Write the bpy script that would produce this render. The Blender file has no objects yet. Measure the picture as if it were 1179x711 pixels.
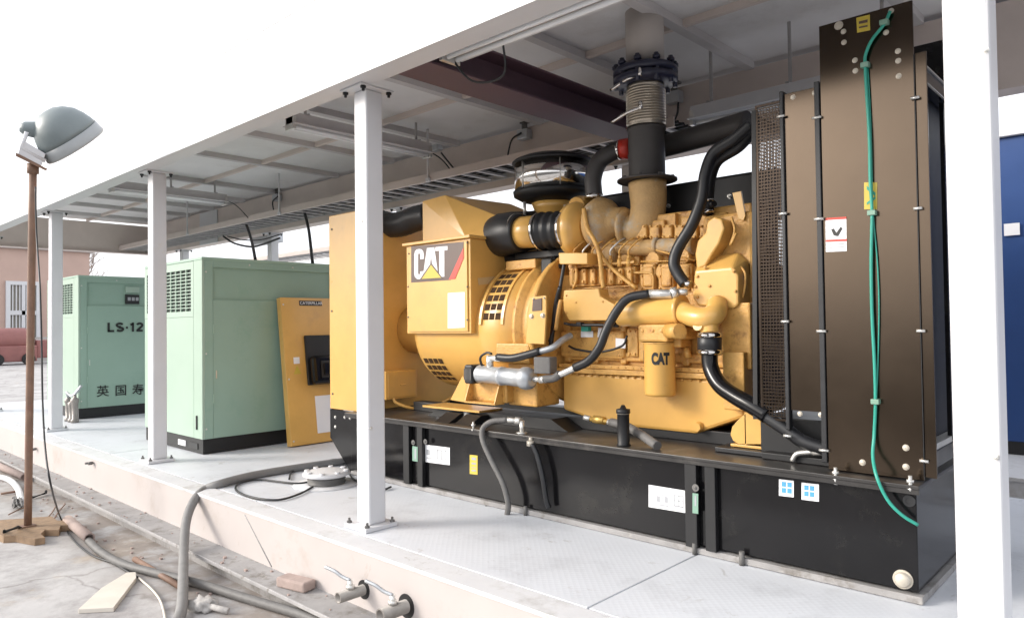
import bpy, bmesh, math, random
from mathutils import Vector, Matrix
random.seed(7)
SC = bpy.context.scene
COL = SC.collection
rad = math.radians

# ------------------------------------------------------------------ camera frame
W0, H0, F = 1179.0, 711.0, 830.0
CX, CY = W0/2, H0/2
CAM = Vector((0, 0, 1.25))
def _d(x, y): return Vector((x-CX, -(y-CY), -F)).normalized()
_X = -_d(-299, 385); _Y = _d(1366, 364); _Y = (_Y - _X*_X.dot(_Y)).normalized(); _Z = _X.cross(_Y)
RM = Matrix((_X, _Y, _Z))            # world = RM @ camera vector
cam_d = bpy.data.cameras.new('camera'); cam = bpy.data.objects.new('camera', cam_d); COL.objects.link(cam)
cam.matrix_world = Matrix.Translation(CAM) @ RM.to_4x4()
cam_d.sensor_width = 36; cam_d.lens = F/W0*36; cam_d.clip_start = .05; cam_d.clip_end = 2000
SC.camera = cam
def _ray(x, y): return RM @ Vector((x-CX, -(y-CY), -F))
def PY(x, y, Y): r = _ray(x, y); return CAM + r*((Y-CAM.y)/r.y)      # point of a measured feature on a plane of known depth
def PX(x, y, X): r = _ray(x, y); return CAM + r*((X-CAM.x)/r.x)
def PZ(x, y, z): r = _ray(x, y); return CAM + r*((z-CAM.z)/r.z)

# ------------------------------------------------------------------ materials
def mat(name, col, rough=.5, metal=0, var=.12, scale=3, bump=0, bscale=30, coat=0, dirt=None, dscale=2, dpos=.55, stain=None, spec=None):
    m = bpy.data.materials.new(name); m.use_nodes = True
    nt = m.node_tree; N = nt.nodes; L = nt.links
    b = N['Principled BSDF']
    tc = N.new('ShaderNodeTexCoord')
    geo = N.new('ShaderNodeNewGeometry')
    no = N.new('ShaderNodeTexNoise'); no.inputs['Scale'].default_value = scale; no.inputs['Detail'].default_value = 6; no.inputs['Roughness'].default_value = .65
    L.new(geo.outputs['Position'], no.inputs['Vector'])
    cr = N.new('ShaderNodeValToRGB')
    cr.color_ramp.elements[0].position = .3; cr.color_ramp.elements[1].position = .7
    cr.color_ramp.elements[0].color = [c*(1-var) for c in col]+[1]
    cr.color_ramp.elements[1].color = [min(1, c*(1+var)) for c in col]+[1]
    L.new(no.outputs['Fac'], cr.inputs['Fac'])
    out = cr.outputs['Color']
    if dirt:
        n2 = N.new('ShaderNodeTexNoise'); n2.inputs['Scale'].default_value = dscale; n2.inputs['Detail'].default_value = 8; n2.inputs['Roughness'].default_value = .7
        L.new(geo.outputs['Position'], n2.inputs['Vector'])
        r2 = N.new('ShaderNodeValToRGB'); r2.color_ramp.elements[0].position = dpos; r2.color_ramp.elements[1].position = dpos+.14
        L.new(n2.outputs['Fac'], r2.inputs['Fac'])
        mx = N.new('ShaderNodeMix'); mx.data_type = 'RGBA'
        L.new(r2.outputs['Color'], mx.inputs[0]); L.new(out, mx.inputs[6]); mx.inputs[7].default_value = list(dirt)+[1]
        out = mx.outputs[2]
    if stain:
        sc_, ss, sp_, amt = stain
        n5 = N.new('ShaderNodeTexNoise'); n5.inputs['Scale'].default_value = ss; n5.inputs['Detail'].default_value = 10; n5.inputs['Roughness'].default_value = .72; n5.inputs['Distortion'].default_value = .6
        L.new(geo.outputs['Position'], n5.inputs['Vector'])
        r5 = N.new('ShaderNodeMapRange'); r5.inputs['From Min'].default_value = sp_; r5.inputs['From Max'].default_value = sp_+.08; r5.inputs['To Max'].default_value = amt
        L.new(n5.outputs['Fac'], r5.inputs['Value'])
        m5 = N.new('ShaderNodeMix'); m5.data_type = 'RGBA'; L.new(r5.outputs['Result'], m5.inputs[0]); L.new(out, m5.inputs[6]); m5.inputs[7].default_value = list(sc_)+[1]; out = m5.outputs[2]
    if spec is not None: b.inputs['Specular IOR Level'].default_value = spec
    L.new(out, b.inputs['Base Color'])
    b.inputs['Roughness'].default_value = rough; b.inputs['Metallic'].default_value = metal
    b.inputs['Coat Weight'].default_value = coat; b.inputs['Coat Roughness'].default_value = .12
    rr = N.new('ShaderNodeMapRange'); rr.inputs['To Min'].default_value = max(.02, rough-.08); rr.inputs['To Max'].default_value = min(1, rough+.1)
    L.new(no.outputs['Fac'], rr.inputs['Value']); L.new(rr.outputs['Result'], b.inputs['Roughness'])
    if bump:
        n3 = N.new('ShaderNodeTexNoise'); n3.inputs['Scale'].default_value = bscale; n3.inputs['Detail'].default_value = 4
        L.new(geo.outputs['Position'], n3.inputs['Vector'])
        bp = N.new('ShaderNodeBump'); bp.inputs['Strength'].default_value = bump; bp.inputs['Distance'].default_value = .01
        L.new(n3.outputs['Fac'], bp.inputs['Height']); L.new(bp.outputs['Normal'], b.inputs['Normal'])
    return m
M = {}
M['yellow'] = mat('yellow_enamel', (.66, .385, .105), .30, var=.06, scale=5, coat=.25, dirt=(.60, .35, .105), dscale=3.5, dpos=.56, stain=((.30, .20, .10), 18, .69, .6))
M['yellow_cast'] = mat('yellow_painted_casting', (.62, .345, .09), .45, var=.2, scale=9, bump=.35, bscale=60, dirt=(.34, .16, .04), dscale=9, dpos=.52)
M['yellow_hot'] = mat('heat_browned_casting', (.46, .29, .12), .6, var=.2, scale=6, bump=.4, bscale=70, dirt=(.38, .36, .31), dscale=4, dpos=.5)
M['yellow_pan'] = mat('yellow_oil_pan', (.66, .375, .095), .36, var=.06, scale=4, stain=((.32, .19, .08), 12, .66, .5))
M['white'] = mat('white_painted_steel', (.63, .63, .645), .45, var=.03, scale=3, dirt=(.62, .60, .58), dscale=5, dpos=.62, stain=((.34, .20, .12), 14, .70, .7))
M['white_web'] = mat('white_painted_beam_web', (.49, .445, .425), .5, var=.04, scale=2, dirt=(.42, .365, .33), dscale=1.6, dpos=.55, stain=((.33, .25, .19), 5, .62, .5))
M['grey_paint'] = mat('grey_primer_flange', (.29, .28, .275), .7, var=.18, scale=5, dirt=(.17, .155, .14), dscale=6, dpos=.52, bump=.2, stain=((.40, .38, .35), 12, .6, .7))
M['ceiling'] = mat('pale_painted_ceiling', (.72, .71, .71), .65, var=.05, scale=2, dirt=(.63, .61, .60), dscale=1.4, dpos=.58)
M['joist'] = mat('greyish_ceiling_joist', (.52, .50, .50), .6, var=.08, scale=3)
M['beige'] = mat('beige_painted_beam', (.64, .56, .515), .6, var=.07, scale=2)
M['maroon'] = mat('maroon_primer', (.085, .045, .06), .55, var=.15, scale=5)
M['black'] = mat('gloss_black_enamel', (.0065, .0062, .007), .13, var=.2, scale=4, spec=.32, dirt=(.016, .015, .014), dscale=3, dpos=.55)
M['black_panel'] = mat('brown_black_metallic_panel', (.105, .079, .058), .17, 1, var=.08, scale=1.5)
M['black_matt'] = mat('dull_black_paint', (.008, .008, .009), .5, var=.2, scale=8)
M['dusty_black'] = mat('dusty_black_steel', (.028, .026, .025), .35, var=.3, scale=4, dirt=(.10, .09, .08), dscale=3.2, dpos=.54)
M['rubber'] = mat('black_rubber', (.014, .0145, .0165), .42, var=.2, scale=12)
M['rubber_grey'] = mat('dusty_grey_rubber', (.13, .125, .12), .6, var=.2, scale=14)
M['grey_hose'] = mat('grey_cable_sheath', (.20, .195, .19), .6, var=.15, scale=10)
M['muffler'] = mat('dark_grey_silencer', (.060, .055, .053), .5, .3, var=.15, scale=5)
M['riser'] = mat('cream_grey_pipe', (.50, .46, .43), .55, var=.06, scale=3)
M['bellow'] = mat('stainless_bellows', (.52, .46, .38), .35, .85, var=.15, scale=12)
M['blue_black'] = mat('blue_black_flange', (.02, .022, .045), .35, var=.2, scale=9)
M['chrome'] = mat('chrome', (.75, .73, .7), .1, 1, var=.04, scale=5)
M['alu'] = mat('cast_aluminium', (.50, .52, .54), .38, .55, var=.1, scale=10, bump=.15)
M['steel'] = mat('zinc_steel', (.66, .65, .62), .35, .7, var=.1, scale=20)
M['boltm'] = mat('zinc_bolt_head', (.55, .50, .42), .4, .3, var=.05, scale=20)
M['brass'] = mat('brass', (.65, .42, .12), .35, .6, var=.1, scale=20)
M['red'] = mat('red_silicone', (.50, .035, .02), .4, var=.1)
M['green_hose'] = mat('green_tube', (.03, .32, .24), .35, var=.06)
M['mint'] = mat('mint_green_enamel', (.28, .405, .33), .42, var=.04, scale=2, dirt=(.245, .38, .30), dscale=3, dpos=.55, stain=((.20, .27, .21), 9, .66, .4))
M['mint_edge'] = mat('mint_green_trim', (.33, .465, .375), .42, var=.04, scale=2)
M['pale_lit_mint'] = mat('pale_lit_mint_panel', (.35, .46, .375), .42, var=.04, scale=2)  # mint with the light on the cabinet fronts put into the colour
M['grille_dark'] = mat('dark_opening', (.03, .04, .035), .8, var=.1)
M['deck_edge'] = mat('worn_white_deck_strip', (.62, .62, .63), .6, var=.08, scale=3, dirt=(.48, .47, .46), dscale=3, dpos=.52, bump=.1, stain=((.27, .25, .22), 7, .60, .65))
M['blue'] = mat('blue_container_paint', (.015, .055, .19), .4, var=.08, scale=2)
M['label_white'] = mat('white_sticker', (.8, .8, .82), .4, var=.02)
M['label_print'] = mat('grey_print', (.35, .36, .38), .5, var=.05)
M['label_yellow'] = mat('yellow_sticker', (.58, .44, .06), .4, var=.05)
M['label_green'] = mat('green_sticker', (.20, .34, .26), .4, var=.05)
M['label_red'] = mat('red_print', (.6, .06, .04), .4, var=.05)
M['label_blue'] = mat('blue_print', (.08, .32, .55), .4, var=.05)
M['decal_dark'] = mat('dark_brown_decal', (.10, .062, .05), .35, var=.15, scale=3)
M['ink'] = mat('black_lettering', (.015, .015, .015), .4, var=.05)
M['pink_wall'] = mat('pink_rendered_wall', (.52, .37, .31), .8, var=.06, scale=.6, dirt=(.50, .33, .30), dscale=.9, dpos=.58)
M['coping'] = mat('grey_coping', (.45, .42, .40), .8, var=.1, scale=1)
M['pane'] = mat('dull_window_pane', (.22, .20, .17), .25, var=.3, scale=.8)
M['maroon_paint'] = mat('faded_red_paint', (.27, .11, .10), .55, var=.12, scale=2)
M['rust_pole'] = mat('rusty_brown_tube', (.21, .125, .085), .6, var=.22, scale=9, dirt=(.20, .10, .07), dscale=6, dpos=.55)
M['lamp_grey'] = mat('grey_lamp_housing', (.17, .20, .205), .4, var=.08, scale=4)
M['lamp_glass'] = mat('frosted_lamp_glass', (.33, .345, .35), .35, var=.08, scale=5)
M['wood'] = mat('weathered_board', (.27, .18, .11), .75, var=.25, scale=14, bump=.4)
M['cardboard'] = mat('pale_grey_board', (.62, .57, .50), .8, var=.07, scale=6)
M['cloth'] = mat('dirty_rag', (.42, .40, .38), .9, var=.3, scale=18, bump=.6, bscale=30)
M['brick'] = mat('pinkish_brick', (.36, .28, .25), .85, var=.12, scale=12, bump=.4, bscale=50)
M['tree'] = mat('haze_pale_bark', (.30, .25, .22), .9, var=.2, scale=4)  # distance haze is put into the bark colour, making it paler
M['pale_build'] = mat('pale_distant_wall', (.70, .71, .70), .8, var=.04, scale=.5)
M['tube_light'] = mat('unlit_fluorescent_tube', (.86, .87, .88), .3, var=.02)
M['galv'] = mat('galvanised_tray', (.42, .41, .41), .55, .3, var=.12, scale=8)
M['rag'] = M['cloth']

def ground_mat():
    m = mat('dusty_concrete_ground', (.43, .42, .415), .85, var=.14, scale=1.1, bump=.35, bscale=14, dirt=(.50, .40, .28), dscale=.8, dpos=.60)
    nt = m.node_tree; N = nt.nodes; L = nt.links; b = N['Principled BSDF']
    src = b.inputs['Base Color'].links[0].from_socket
    geo = N.new('ShaderNodeNewGeometry')
    v = N.new('ShaderNodeTexVoronoi'); v.feature = 'DISTANCE_TO_EDGE'; v.inputs['Scale'].default_value = .55
    wn = N.new('ShaderNodeTexNoise'); wn.inputs['Scale'].default_value = 2.5; wn.inputs['Detail'].default_value = 5
    mp = N.new('ShaderNodeVectorMath'); mp.operation = 'MULTIPLY_ADD'
    L.new(geo.outputs['Position'], wn.inputs['Vector']); L.new(wn.outputs['Color'], mp.inputs[0]); mp.inputs[1].default_value = (.5, .5, 0); L.new(geo.outputs['Position'], mp.inputs[2])
    L.new(mp.outputs[0], v.inputs['Vector'])
    r = N.new('ShaderNodeValToRGB'); r.color_ramp.elements[0].position = 0; r.color_ramp.elements[1].position = .012
    r.color_ramp.elements[0].color = (.68, .66, .65, 1); r.color_ramp.elements[1].color = (1, 1, 1, 1)
    L.new(v.outputs['Distance'], r.inputs['Fac'])
    n4 = N.new('ShaderNodeTexNoise'); n4.inputs['Scale'].default_value = 1.7; n4.inputs['Detail'].default_value = 9; n4.inputs['Roughness'].default_value = .75
    L.new(geo.outputs['Position'], n4.inputs['Vector'])
    r4 = N.new('ShaderNodeValToRGB'); r4.color_ramp.elements[0].position = .36; r4.color_ramp.elements[1].position = .56
    r4.color_ramp.elements[0].color = (.62, .60, .60, 1); r4.color_ramp.elements[1].color = (1, 1, 1, 1)
    L.new(n4.outputs['Fac'], r4.inputs['Fac'])
    m1 = N.new('ShaderNodeMix'); m1.data_type = 'RGBA'; m1.blend_type = 'MULTIPLY'; m1.inputs[0].default_value = 1
    m2 = N.new('ShaderNodeMix'); m2.data_type = 'RGBA'; m2.blend_type = 'MULTIPLY'; m2.inputs[0].default_value = 1
    L.new(src, m1.inputs[6]); L.new(r.outputs['Color'], m1.inputs[7]); L.new(m1.outputs[2], m2.inputs[6]); L.new(r4.outputs['Color'], m2.inputs[7])
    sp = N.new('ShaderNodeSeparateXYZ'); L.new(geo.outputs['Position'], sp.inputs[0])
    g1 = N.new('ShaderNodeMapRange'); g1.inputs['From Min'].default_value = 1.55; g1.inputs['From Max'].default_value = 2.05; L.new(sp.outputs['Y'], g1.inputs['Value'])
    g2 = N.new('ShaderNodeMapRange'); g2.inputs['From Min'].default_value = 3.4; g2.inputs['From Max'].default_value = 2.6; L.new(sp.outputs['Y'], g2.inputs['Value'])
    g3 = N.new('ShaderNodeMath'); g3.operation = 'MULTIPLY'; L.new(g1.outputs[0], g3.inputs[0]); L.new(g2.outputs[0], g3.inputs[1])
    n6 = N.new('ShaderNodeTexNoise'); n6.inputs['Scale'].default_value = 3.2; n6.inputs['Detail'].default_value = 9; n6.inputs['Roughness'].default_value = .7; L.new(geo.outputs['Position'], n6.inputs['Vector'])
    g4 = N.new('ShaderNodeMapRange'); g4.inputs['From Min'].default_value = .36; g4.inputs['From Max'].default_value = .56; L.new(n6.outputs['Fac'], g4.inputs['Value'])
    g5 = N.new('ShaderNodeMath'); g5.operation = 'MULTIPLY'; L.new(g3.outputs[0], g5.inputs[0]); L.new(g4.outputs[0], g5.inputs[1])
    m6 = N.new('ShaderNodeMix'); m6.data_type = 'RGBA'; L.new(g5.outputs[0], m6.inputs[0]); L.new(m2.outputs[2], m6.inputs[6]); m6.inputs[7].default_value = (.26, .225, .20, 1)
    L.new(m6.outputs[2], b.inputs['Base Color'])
    return m
M['ground'] = ground_mat()
M['old_steel'] = mat('weathered_steel', (.27, .25, .23), .45, .4, var=.2, scale=12)
M['faded'] = mat('faded_sticker', (.60, .43, .22), .5, var=.08)
M['vent_dark'] = mat('dark_vent', (.06, .035, .02), .9, var=.3, scale=20, spec=.1)
M['guard'] = mat('dark_bronze_mesh', (.050, .038, .030), .3, 1, var=.1)
M['lip'] = mat('grey_lip', (.36, .35, .345), .6, var=.15, scale=9, stain=((.16, .14, .12), 9, .56, .7))
M['added_dark'] = mat('dark_ground_for_reflection', (.05, .048, .046), .85, var=.2, scale=2, bump=.4, bscale=60)

def deck_mat():
    m = mat('white_checker_plate', (.62, .64, .675), .5, var=.05, scale=1.2, dirt=(.53, .545, .575), dscale=2.2, dpos=.52, stain=((.30, .28, .25), 6, .60, .5))
    nt = m.node_tree; N = nt.nodes; L = nt.links; b = N['Principled BSDF']
    geo = N.new('ShaderNodeNewGeometry')
    mp = N.new('ShaderNodeMapping'); mp.inputs['Rotation'].default_value = (0, 0, rad(45)); mp.inputs['Scale'].default_value = (34, 34, 34)
    L.new(geo.outputs['Position'], mp.inputs['Vector'])
    v = N.new('ShaderNodeTexVoronoi'); v.inputs['Randomness'].default_value = 0; v.inputs['Scale'].default_value = 1
    L.new(mp.outputs[0], v.inputs['Vector'])
    bp = N.new('ShaderNodeBump'); bp.inputs['Strength'].default_value = .3; bp.inputs['Distance'].default_value = .002
    L.new(v.outputs['Distance'], bp.inputs['Height']); L.new(bp.outputs['Normal'], b.inputs['Normal'])
    return m
M['deck'] = deck_mat()

# ------------------------------------------------------------------ mesh builder
def V(*a): return Vector(a)
class MB:
    def __init__(s): s.bm = bmesh.new()
    def _faces(s, vs, fs, smooth=False):
        bv = [s.bm.verts.new(v) for v in vs]
        out = []
        for f in fs:
            try:
                fc = s.bm.faces.new([bv[i] for i in f]); fc.smooth = smooth; out.append(fc)
            except ValueError: pass
        return bv, out
    def box(s, x0, x1, y0, y1, z0, z1, b=0, mtx=None):
        if x0 > x1: x0, x1 = x1, x0
        if y0 > y1: y0, y1 = y1, y0
        if z0 > z1: z0, z1 = z1, z0
        vs = [V(x, y, z) for x in (x0, x1) for y in (y0, y1) for z in (z0, z1)]
        if mtx: vs = [mtx @ v for v in vs]
        bv, fc = s._faces(vs, [(0, 1, 3, 2), (4, 6, 7, 5), (0, 4, 5, 1), (2, 3, 7, 6), (0, 2, 6, 4), (1, 5, 7, 3)])
        if b:
            es = list({e for f in fc for e in f.edges})
            bmesh.ops.bevel(s.bm, geom=es, offset=b, segments=2, affect='EDGES', profile=.5)
        return s
    def prism(s, pts, ax, a, b, bev=0):
        n = len(pts)
        def mk(p, t):
            if ax == 'Y': return V(p[0], t, p[1])
            if ax == 'X': return V(t, p[0], p[1])
            return V(p[0], p[1], t)
        vs = [mk(p, a) for p in pts]+[mk(p, b) for p in pts]
        fs = [tuple(range(n)), tuple(range(2*n-1, n-1, -1))]+[(i, (i+1) % n, (i+1) % n+n, i+n) for i in range(n)]
        bv, fc = s._faces(vs, fs)
        bmesh.ops.recalc_face_normals(s.bm, faces=fc)
        if bev:
            es = list({e for f in fc for e in f.edges})
            bmesh.ops.bevel(s.bm, geom=es, offset=bev, segments=2, affect='EDGES', profile=.5)
        return s
    def hull(s, pts, bev=0):
        bv = [s.bm.verts.new(p) for p in pts]
        r = bmesh.ops.convex_hull(s.bm, input=bv)
        fc = [g for g in r['geom'] if isinstance(g, bmesh.types.BMFace)]
        if bev:
            es = list({e for f in fc for e in f.edges if e.is_manifold and e.calc_face_angle(0) > .2})
            bmesh.ops.bevel(s.bm, geom=es, offset=bev, segments=2, affect='EDGES', profile=.5)
        return s
    def lathe(s, o, ax, prof, seg=28, smooth=True, squash=None):
        o = Vector(o); ax = Vector(ax).normalized()
        u = ax.orthogonal().normalized(); w = ax.cross(u)
        rings = []
        for t, r in prof:
            c = o+ax*t
            if r < 1e-5: rings.append([s.bm.verts.new(c)])
            else: rings.append([s.bm.verts.new(c+(u*math.cos(2*math.pi*i/seg)+w*math.sin(2*math.pi*i/seg))*r) for i in range(seg)])
        for k, (A, B) in enumerate(zip(rings, rings[1:])):
            flat = abs(prof[k][0]-prof[k+1][0]) < 1e-6
            for i in range(seg):
                j = (i+1) % seg
                if len(A) == 1 and len(B) == 1: continue
                if len(A) == 1: f = s.bm.faces.new([A[0], B[i], B[j]])
                elif len(B) == 1: f = s.bm.faces.new([A[i], B[0], A[j]])
                else: f = s.bm.faces.new([A[i], B[i], B[j], A[j]])
                f.smooth = smooth and not flat
        for A, flip in ((rings[0], 0), (rings[-1], 1)):
            if len(A) > 1: s.bm.faces.new(A if flip else A[::-1])
        return s
    def cyl(s, p0, p1, r, r1=None, seg=16):
        p0 = Vector(p0); p1 = Vector(p1)
        return s.lathe(p0, p1-p0, [(0, r), ((p1-p0).length, r if r1 is None else r1)], seg)
    def tube(s, pts, r, seg=10, sm=6, ribs=0):
        pts = [Vector(p) for p in pts]
        if sm and len(pts) > 2:
            q = [pts[0]*2-pts[1]]+pts+[pts[-1]*2-pts[-2]]; o = []
            for i in range(1, len(q)-2):
                a, b, c, d = q[i-1], q[i], q[i+1], q[i+2]
                for k in range(sm):
                    t = k/sm
                    o.append(.5*((2*b)+(c-a)*t+(2*a-5*b+4*c-d)*t*t+(3*b-a-3*c+d)*t**3))
            o.append(pts[-1]); pts = o
        n = len(pts)
        rr = r if isinstance(r, (list, tuple)) else [r]*2
        T = [(pts[min(i+1, n-1)]-pts[max(i-1, 0)]).normalized() for i in range(n)]
        u = T[0].orthogonal().normalized(); rings = []
        for i in range(n):
            u = (u-T[i]*u.dot(T[i])).normalized(); w = T[i].cross(u)
            f = i/(n-1)*(len(rr)-1); k = min(int(f), len(rr)-2); ra = rr[k]+(rr[k+1]-rr[k])*(f-k)
            if ribs: ra *= 1+.07*(i % 2)
            rings.append([s.bm.verts.new(pts[i]+(u*math.cos(2*math.pi*j/seg)+w*math.sin(2*math.pi*j/seg))*ra) for j in range(seg)])
        for A, B in zip(rings, rings[1:]):
            for j in range(seg):
                f = s.bm.faces.new([A[j], A[(j+1) % seg], B[(j+1) % seg], B[j]]); f.smooth = True
        s.bm.faces.new(rings[0][::-1]); s.bm.faces.new(rings[-1])
        return s
    def bolt(s, p, ax, r=.012, h=.008, seg=6):
        p = Vector(p); ax = Vector(ax).normalized()
        return s.lathe(p-ax*.002, ax, [(0, r*1.25), (.003, r*1.25), (.003, r), (h, r*.9), (h+.002, 0)], seg, smooth=False)
    def quad(s, a, b, c, d):
        s._faces([Vector(a), Vector(b), Vector(c), Vector(d)], [(0, 1, 2, 3)]); return s

OFF = {}
def obj(name, mb, m, parent=None, label=None, loc=None):
    if name in EACH and parent:
        nm = EACH[name]; nn = name; del EACH[nn]
        try: r = each(nm, mb, m, parent)
        finally: EACH[nn] = nm
        return r[0]
    me = bpy.data.meshes.new(name)
    bmesh.ops.recalc_face_normals(mb.bm, faces=mb.bm.faces[:])
    off = OFF[parent.name] if parent else Vector(loc or (0, 0, 0))
    bmesh.ops.translate(mb.bm, verts=mb.bm.verts[:], vec=-off)
    mb.bm.to_mesh(me); mb.bm.free()
    me.materials.append(M[m] if isinstance(m, str) else m)
    o = bpy.data.objects.new(name, me); COL.objects.link(o)
    OFF[o.name] = off
    if parent: o.parent = parent
    else: o.location = off
    if label: o['label'] = label
    return o
def thing(name, label, cat, loc, group=None, kind=None):
    o = bpy.data.objects.new(name, None); COL.objects.link(o); o.location = loc; OFF[o.name] = Vector(loc)
    o.empty_display_size = .1
    o['label'] = label; o['category'] = cat
    if group: o['group'] = group
    return o
def islands(bm):
    seen = set(); out = []
    for v in bm.verts:
        if v in seen: continue
        st = [v]; seen.add(v); comp = []
        while st:
            a = st.pop(); comp.append(a)
            for e in a.link_edges:
                o = e.other_vert(a)
                if o not in seen: seen.add(o); st.append(o)
        out.append(comp)
    return out
def each(name, mb, m, parent):
    """every separate piece of the builder becomes a part of its own"""
    mb.bm.verts.index_update(); res = []
    for comp in islands(mb.bm):
        q = MB(); mp = {v: q.bm.verts.new(v.co) for v in comp}
        for f in {f for v in comp for f in v.link_faces}:
            nf = q.bm.faces.new([mp[v] for v in f.verts]); nf.smooth = f.smooth
        res.append(obj(name, q, m, parent))
    mb.bm.free(); return res
EACH = {'plate_bolts': 'bolt', 'clamp': 'clamp', 'hose_clamps': 'clamp', 'coupling_clamps': 'clamp', 'data_plates': 'data_plate', 'mount_castings': 'mount_casting', 'cover_bolts': 'bolt', 'flange_bolts': 'flange_bolt', 'bracket_bolts': 'bolt', 'anchor_pins': 'anchor_pin',
        'housing_bolts': 'bolt', 'module_bolts': 'bolt', 'frame_bolts': 'bolt', 'lit_frame_edges': 'lit_edge_strip', 'edge_seals': 'edge_seal', 'seal_clips': 'seal_clip', 'tube_clips': 'tube_clip', 'door_screws': 'screw', 'cabinet_screws': 'screw', 'anchor_bolts': 'anchor_bolt', 'cap_bolts': 'cap_bolt', 'screws': 'screw', 'clamp_rods': 'clamp_rod', 'cap_ribs': 'rib', 'print': 'print', 'tie_rods': 'tie_rod', 'oil_lines': 'oil_line', 'engine_skid': 'skid_rail', 'skid_gusset': 'skid_gusset', 'wiring_loom': 'wiring_loom', 'cock_fitting': 'cock_fitting'}
def tag(o, label, cat, group=None, kind=None):
    o['label'] = label; o['category'] = cat
    if group: o['group'] = group
    if kind: o['kind'] = kind
    return o
def text(name, s, size, org, u, v, m, parent, depth=.001, bold=0, bend=None, sx=1):
    cu = bpy.data.curves.new('lettering', 'FONT'); cu.body = s; cu.size = size; cu.extrude = depth; cu.offset = bold
    t = bpy.data.objects.new('lettering', cu); COL.objects.link(t); bpy.context.view_layer.update()
    dg = bpy.context.evaluated_depsgraph_get()
    me = bpy.data.meshes.new_from_object(t.evaluated_get(dg)); bpy.data.objects.remove(t)
    u = Vector(u); v = Vector(v); w = u.cross(v); org = Vector(org); off = OFF[parent.name]
    for ve in me.vertices:
        c = ve.co.copy(); c.x *= sx
        ve.co = (bend(c) if bend else org+u*c.x+v*c.y+w*c.z)-off
    me.materials.clear(); me.materials.append(M[m])
    o = bpy.data.objects.new(name, me); COL.objects.link(o); o.parent = parent; OFF[o.name] = off
    return o
def plate(mb, pts, n, t=.002):
    """thin sticker/plate: polygon of world points pushed out along n"""
    n = Vector(n); pts = [Vector(p) for p in pts]; k = len(pts)
    vs = pts+[p+n*t for p in pts]
    bv, fc = mb._faces(vs, [tuple(range(k)), tuple(range(2*k-1, k-1, -1))]+[(i, (i+1) % k, (i+1) % k+k, i+k) for i in range(k)])
    return mb

# ================================================================== SETTING
GZ = -.42
g = MB(); g.box(-400, 300, -300, 400, GZ-.5, GZ); gr = obj('ground', g, 'ground'); gr['kind'] = 'structure'

b = MB(); b.box(-90, 90, -60, -2.2, GZ-.1, GZ+.004); o = obj('added_dark_ground', b, 'added_dark'); o['kind'] = 'structure'  # unseen dark slab behind the camera, added for the glossy panels to reflect

# ---------------- steel platform the sets stand on
PX0, PX1 = -15.2, 3.0
plat = thing('steel_platform', 'long white steel platform carrying the generator and green compressors', 'platform', (-6, 4.2, GZ))
b = MB(); b.box(PX0, PX1, 2.39, 2.552, -.022, 0, .003); 
obj('edge_strip', b, 'deck_edge', plat)
b = MB(); b.box(PX0, PX1, 2.394, 2.5, -.324, -.0225); obj('front_beam', b, 'white_web', plat)
b = MB()
b.box(PX0, PX1, 2.20, 2.4245, -.345, -.3245, .003)
obj('bottom_flange', b, 'grey_paint', plat)
b = MB(); b.box(PX0, PX1, 2.188, 2.1995, -.346, -.322, .003); obj('flange_lip', b, 'lip', plat)
b = MB(); b.box(PX0, PX1, 2.24, 2.5, GZ, -.352); obj('footing_strip', b, 'grey_paint', plat)
b = MB(); b.box(PX0, PX1, 2.501, 6.1, -.2, -.03); b.box(PX0, PX1, 6.0, 6.1, -.4, -.2); b.box(PX0, PX1, 6.101, 6.13, -.4, -.002)
obj('deck_frame', b, 'grey_paint', plat)
xs = [PX0, -13.0, -9.96, -8.0, -4.96, -1.96, 1.04, PX1]
for i in range(len(xs)-1):
    b = MB(); b.box(xs[i]+.005, xs[i+1]-.005, 2.567, 4.35, -.0295, -.001+random.uniform(-.001, .001), .002)
    obj('deck_plate', b, 'deck', plat)
    b = MB(); b.box(xs[i]+.005, xs[i+1]-.005, 4.358, 6.095, -.0295, -.0015, .002)
    obj('deck_plate', b, 'deck', plat)
b = MB(); b.box(PX0, PX1, 2.5523, 2.5667, -.0295, -.018)
for x in xs[1:-1]: b.box(x-.0047, x+.0047, 2.568, 6.09, -.0293, -.014)
obj('joint_filler', b, 'grey_paint', plat)
# studs on the beam web
for px in ((107, 532), (42, 516)):
    p = PY(*px, 2.393); b = MB(); b.cyl(p+V(0, .02, 0), p+V(0, -.07, .0), .011); b.cyl(p+V(.03, -.015, 0), p+V(.03, -.05, 0), .016)
    obj('stud', b, 'rubber_grey', plat)
# weld seam stain
b = MB(); a0 = PY(282, 592, 2.394); a1 = PY(313, 652, 2.394); b.tube([a0, a1], .005, 6, 0); obj('weld_seam', b, 'grey_paint', plat)

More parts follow.
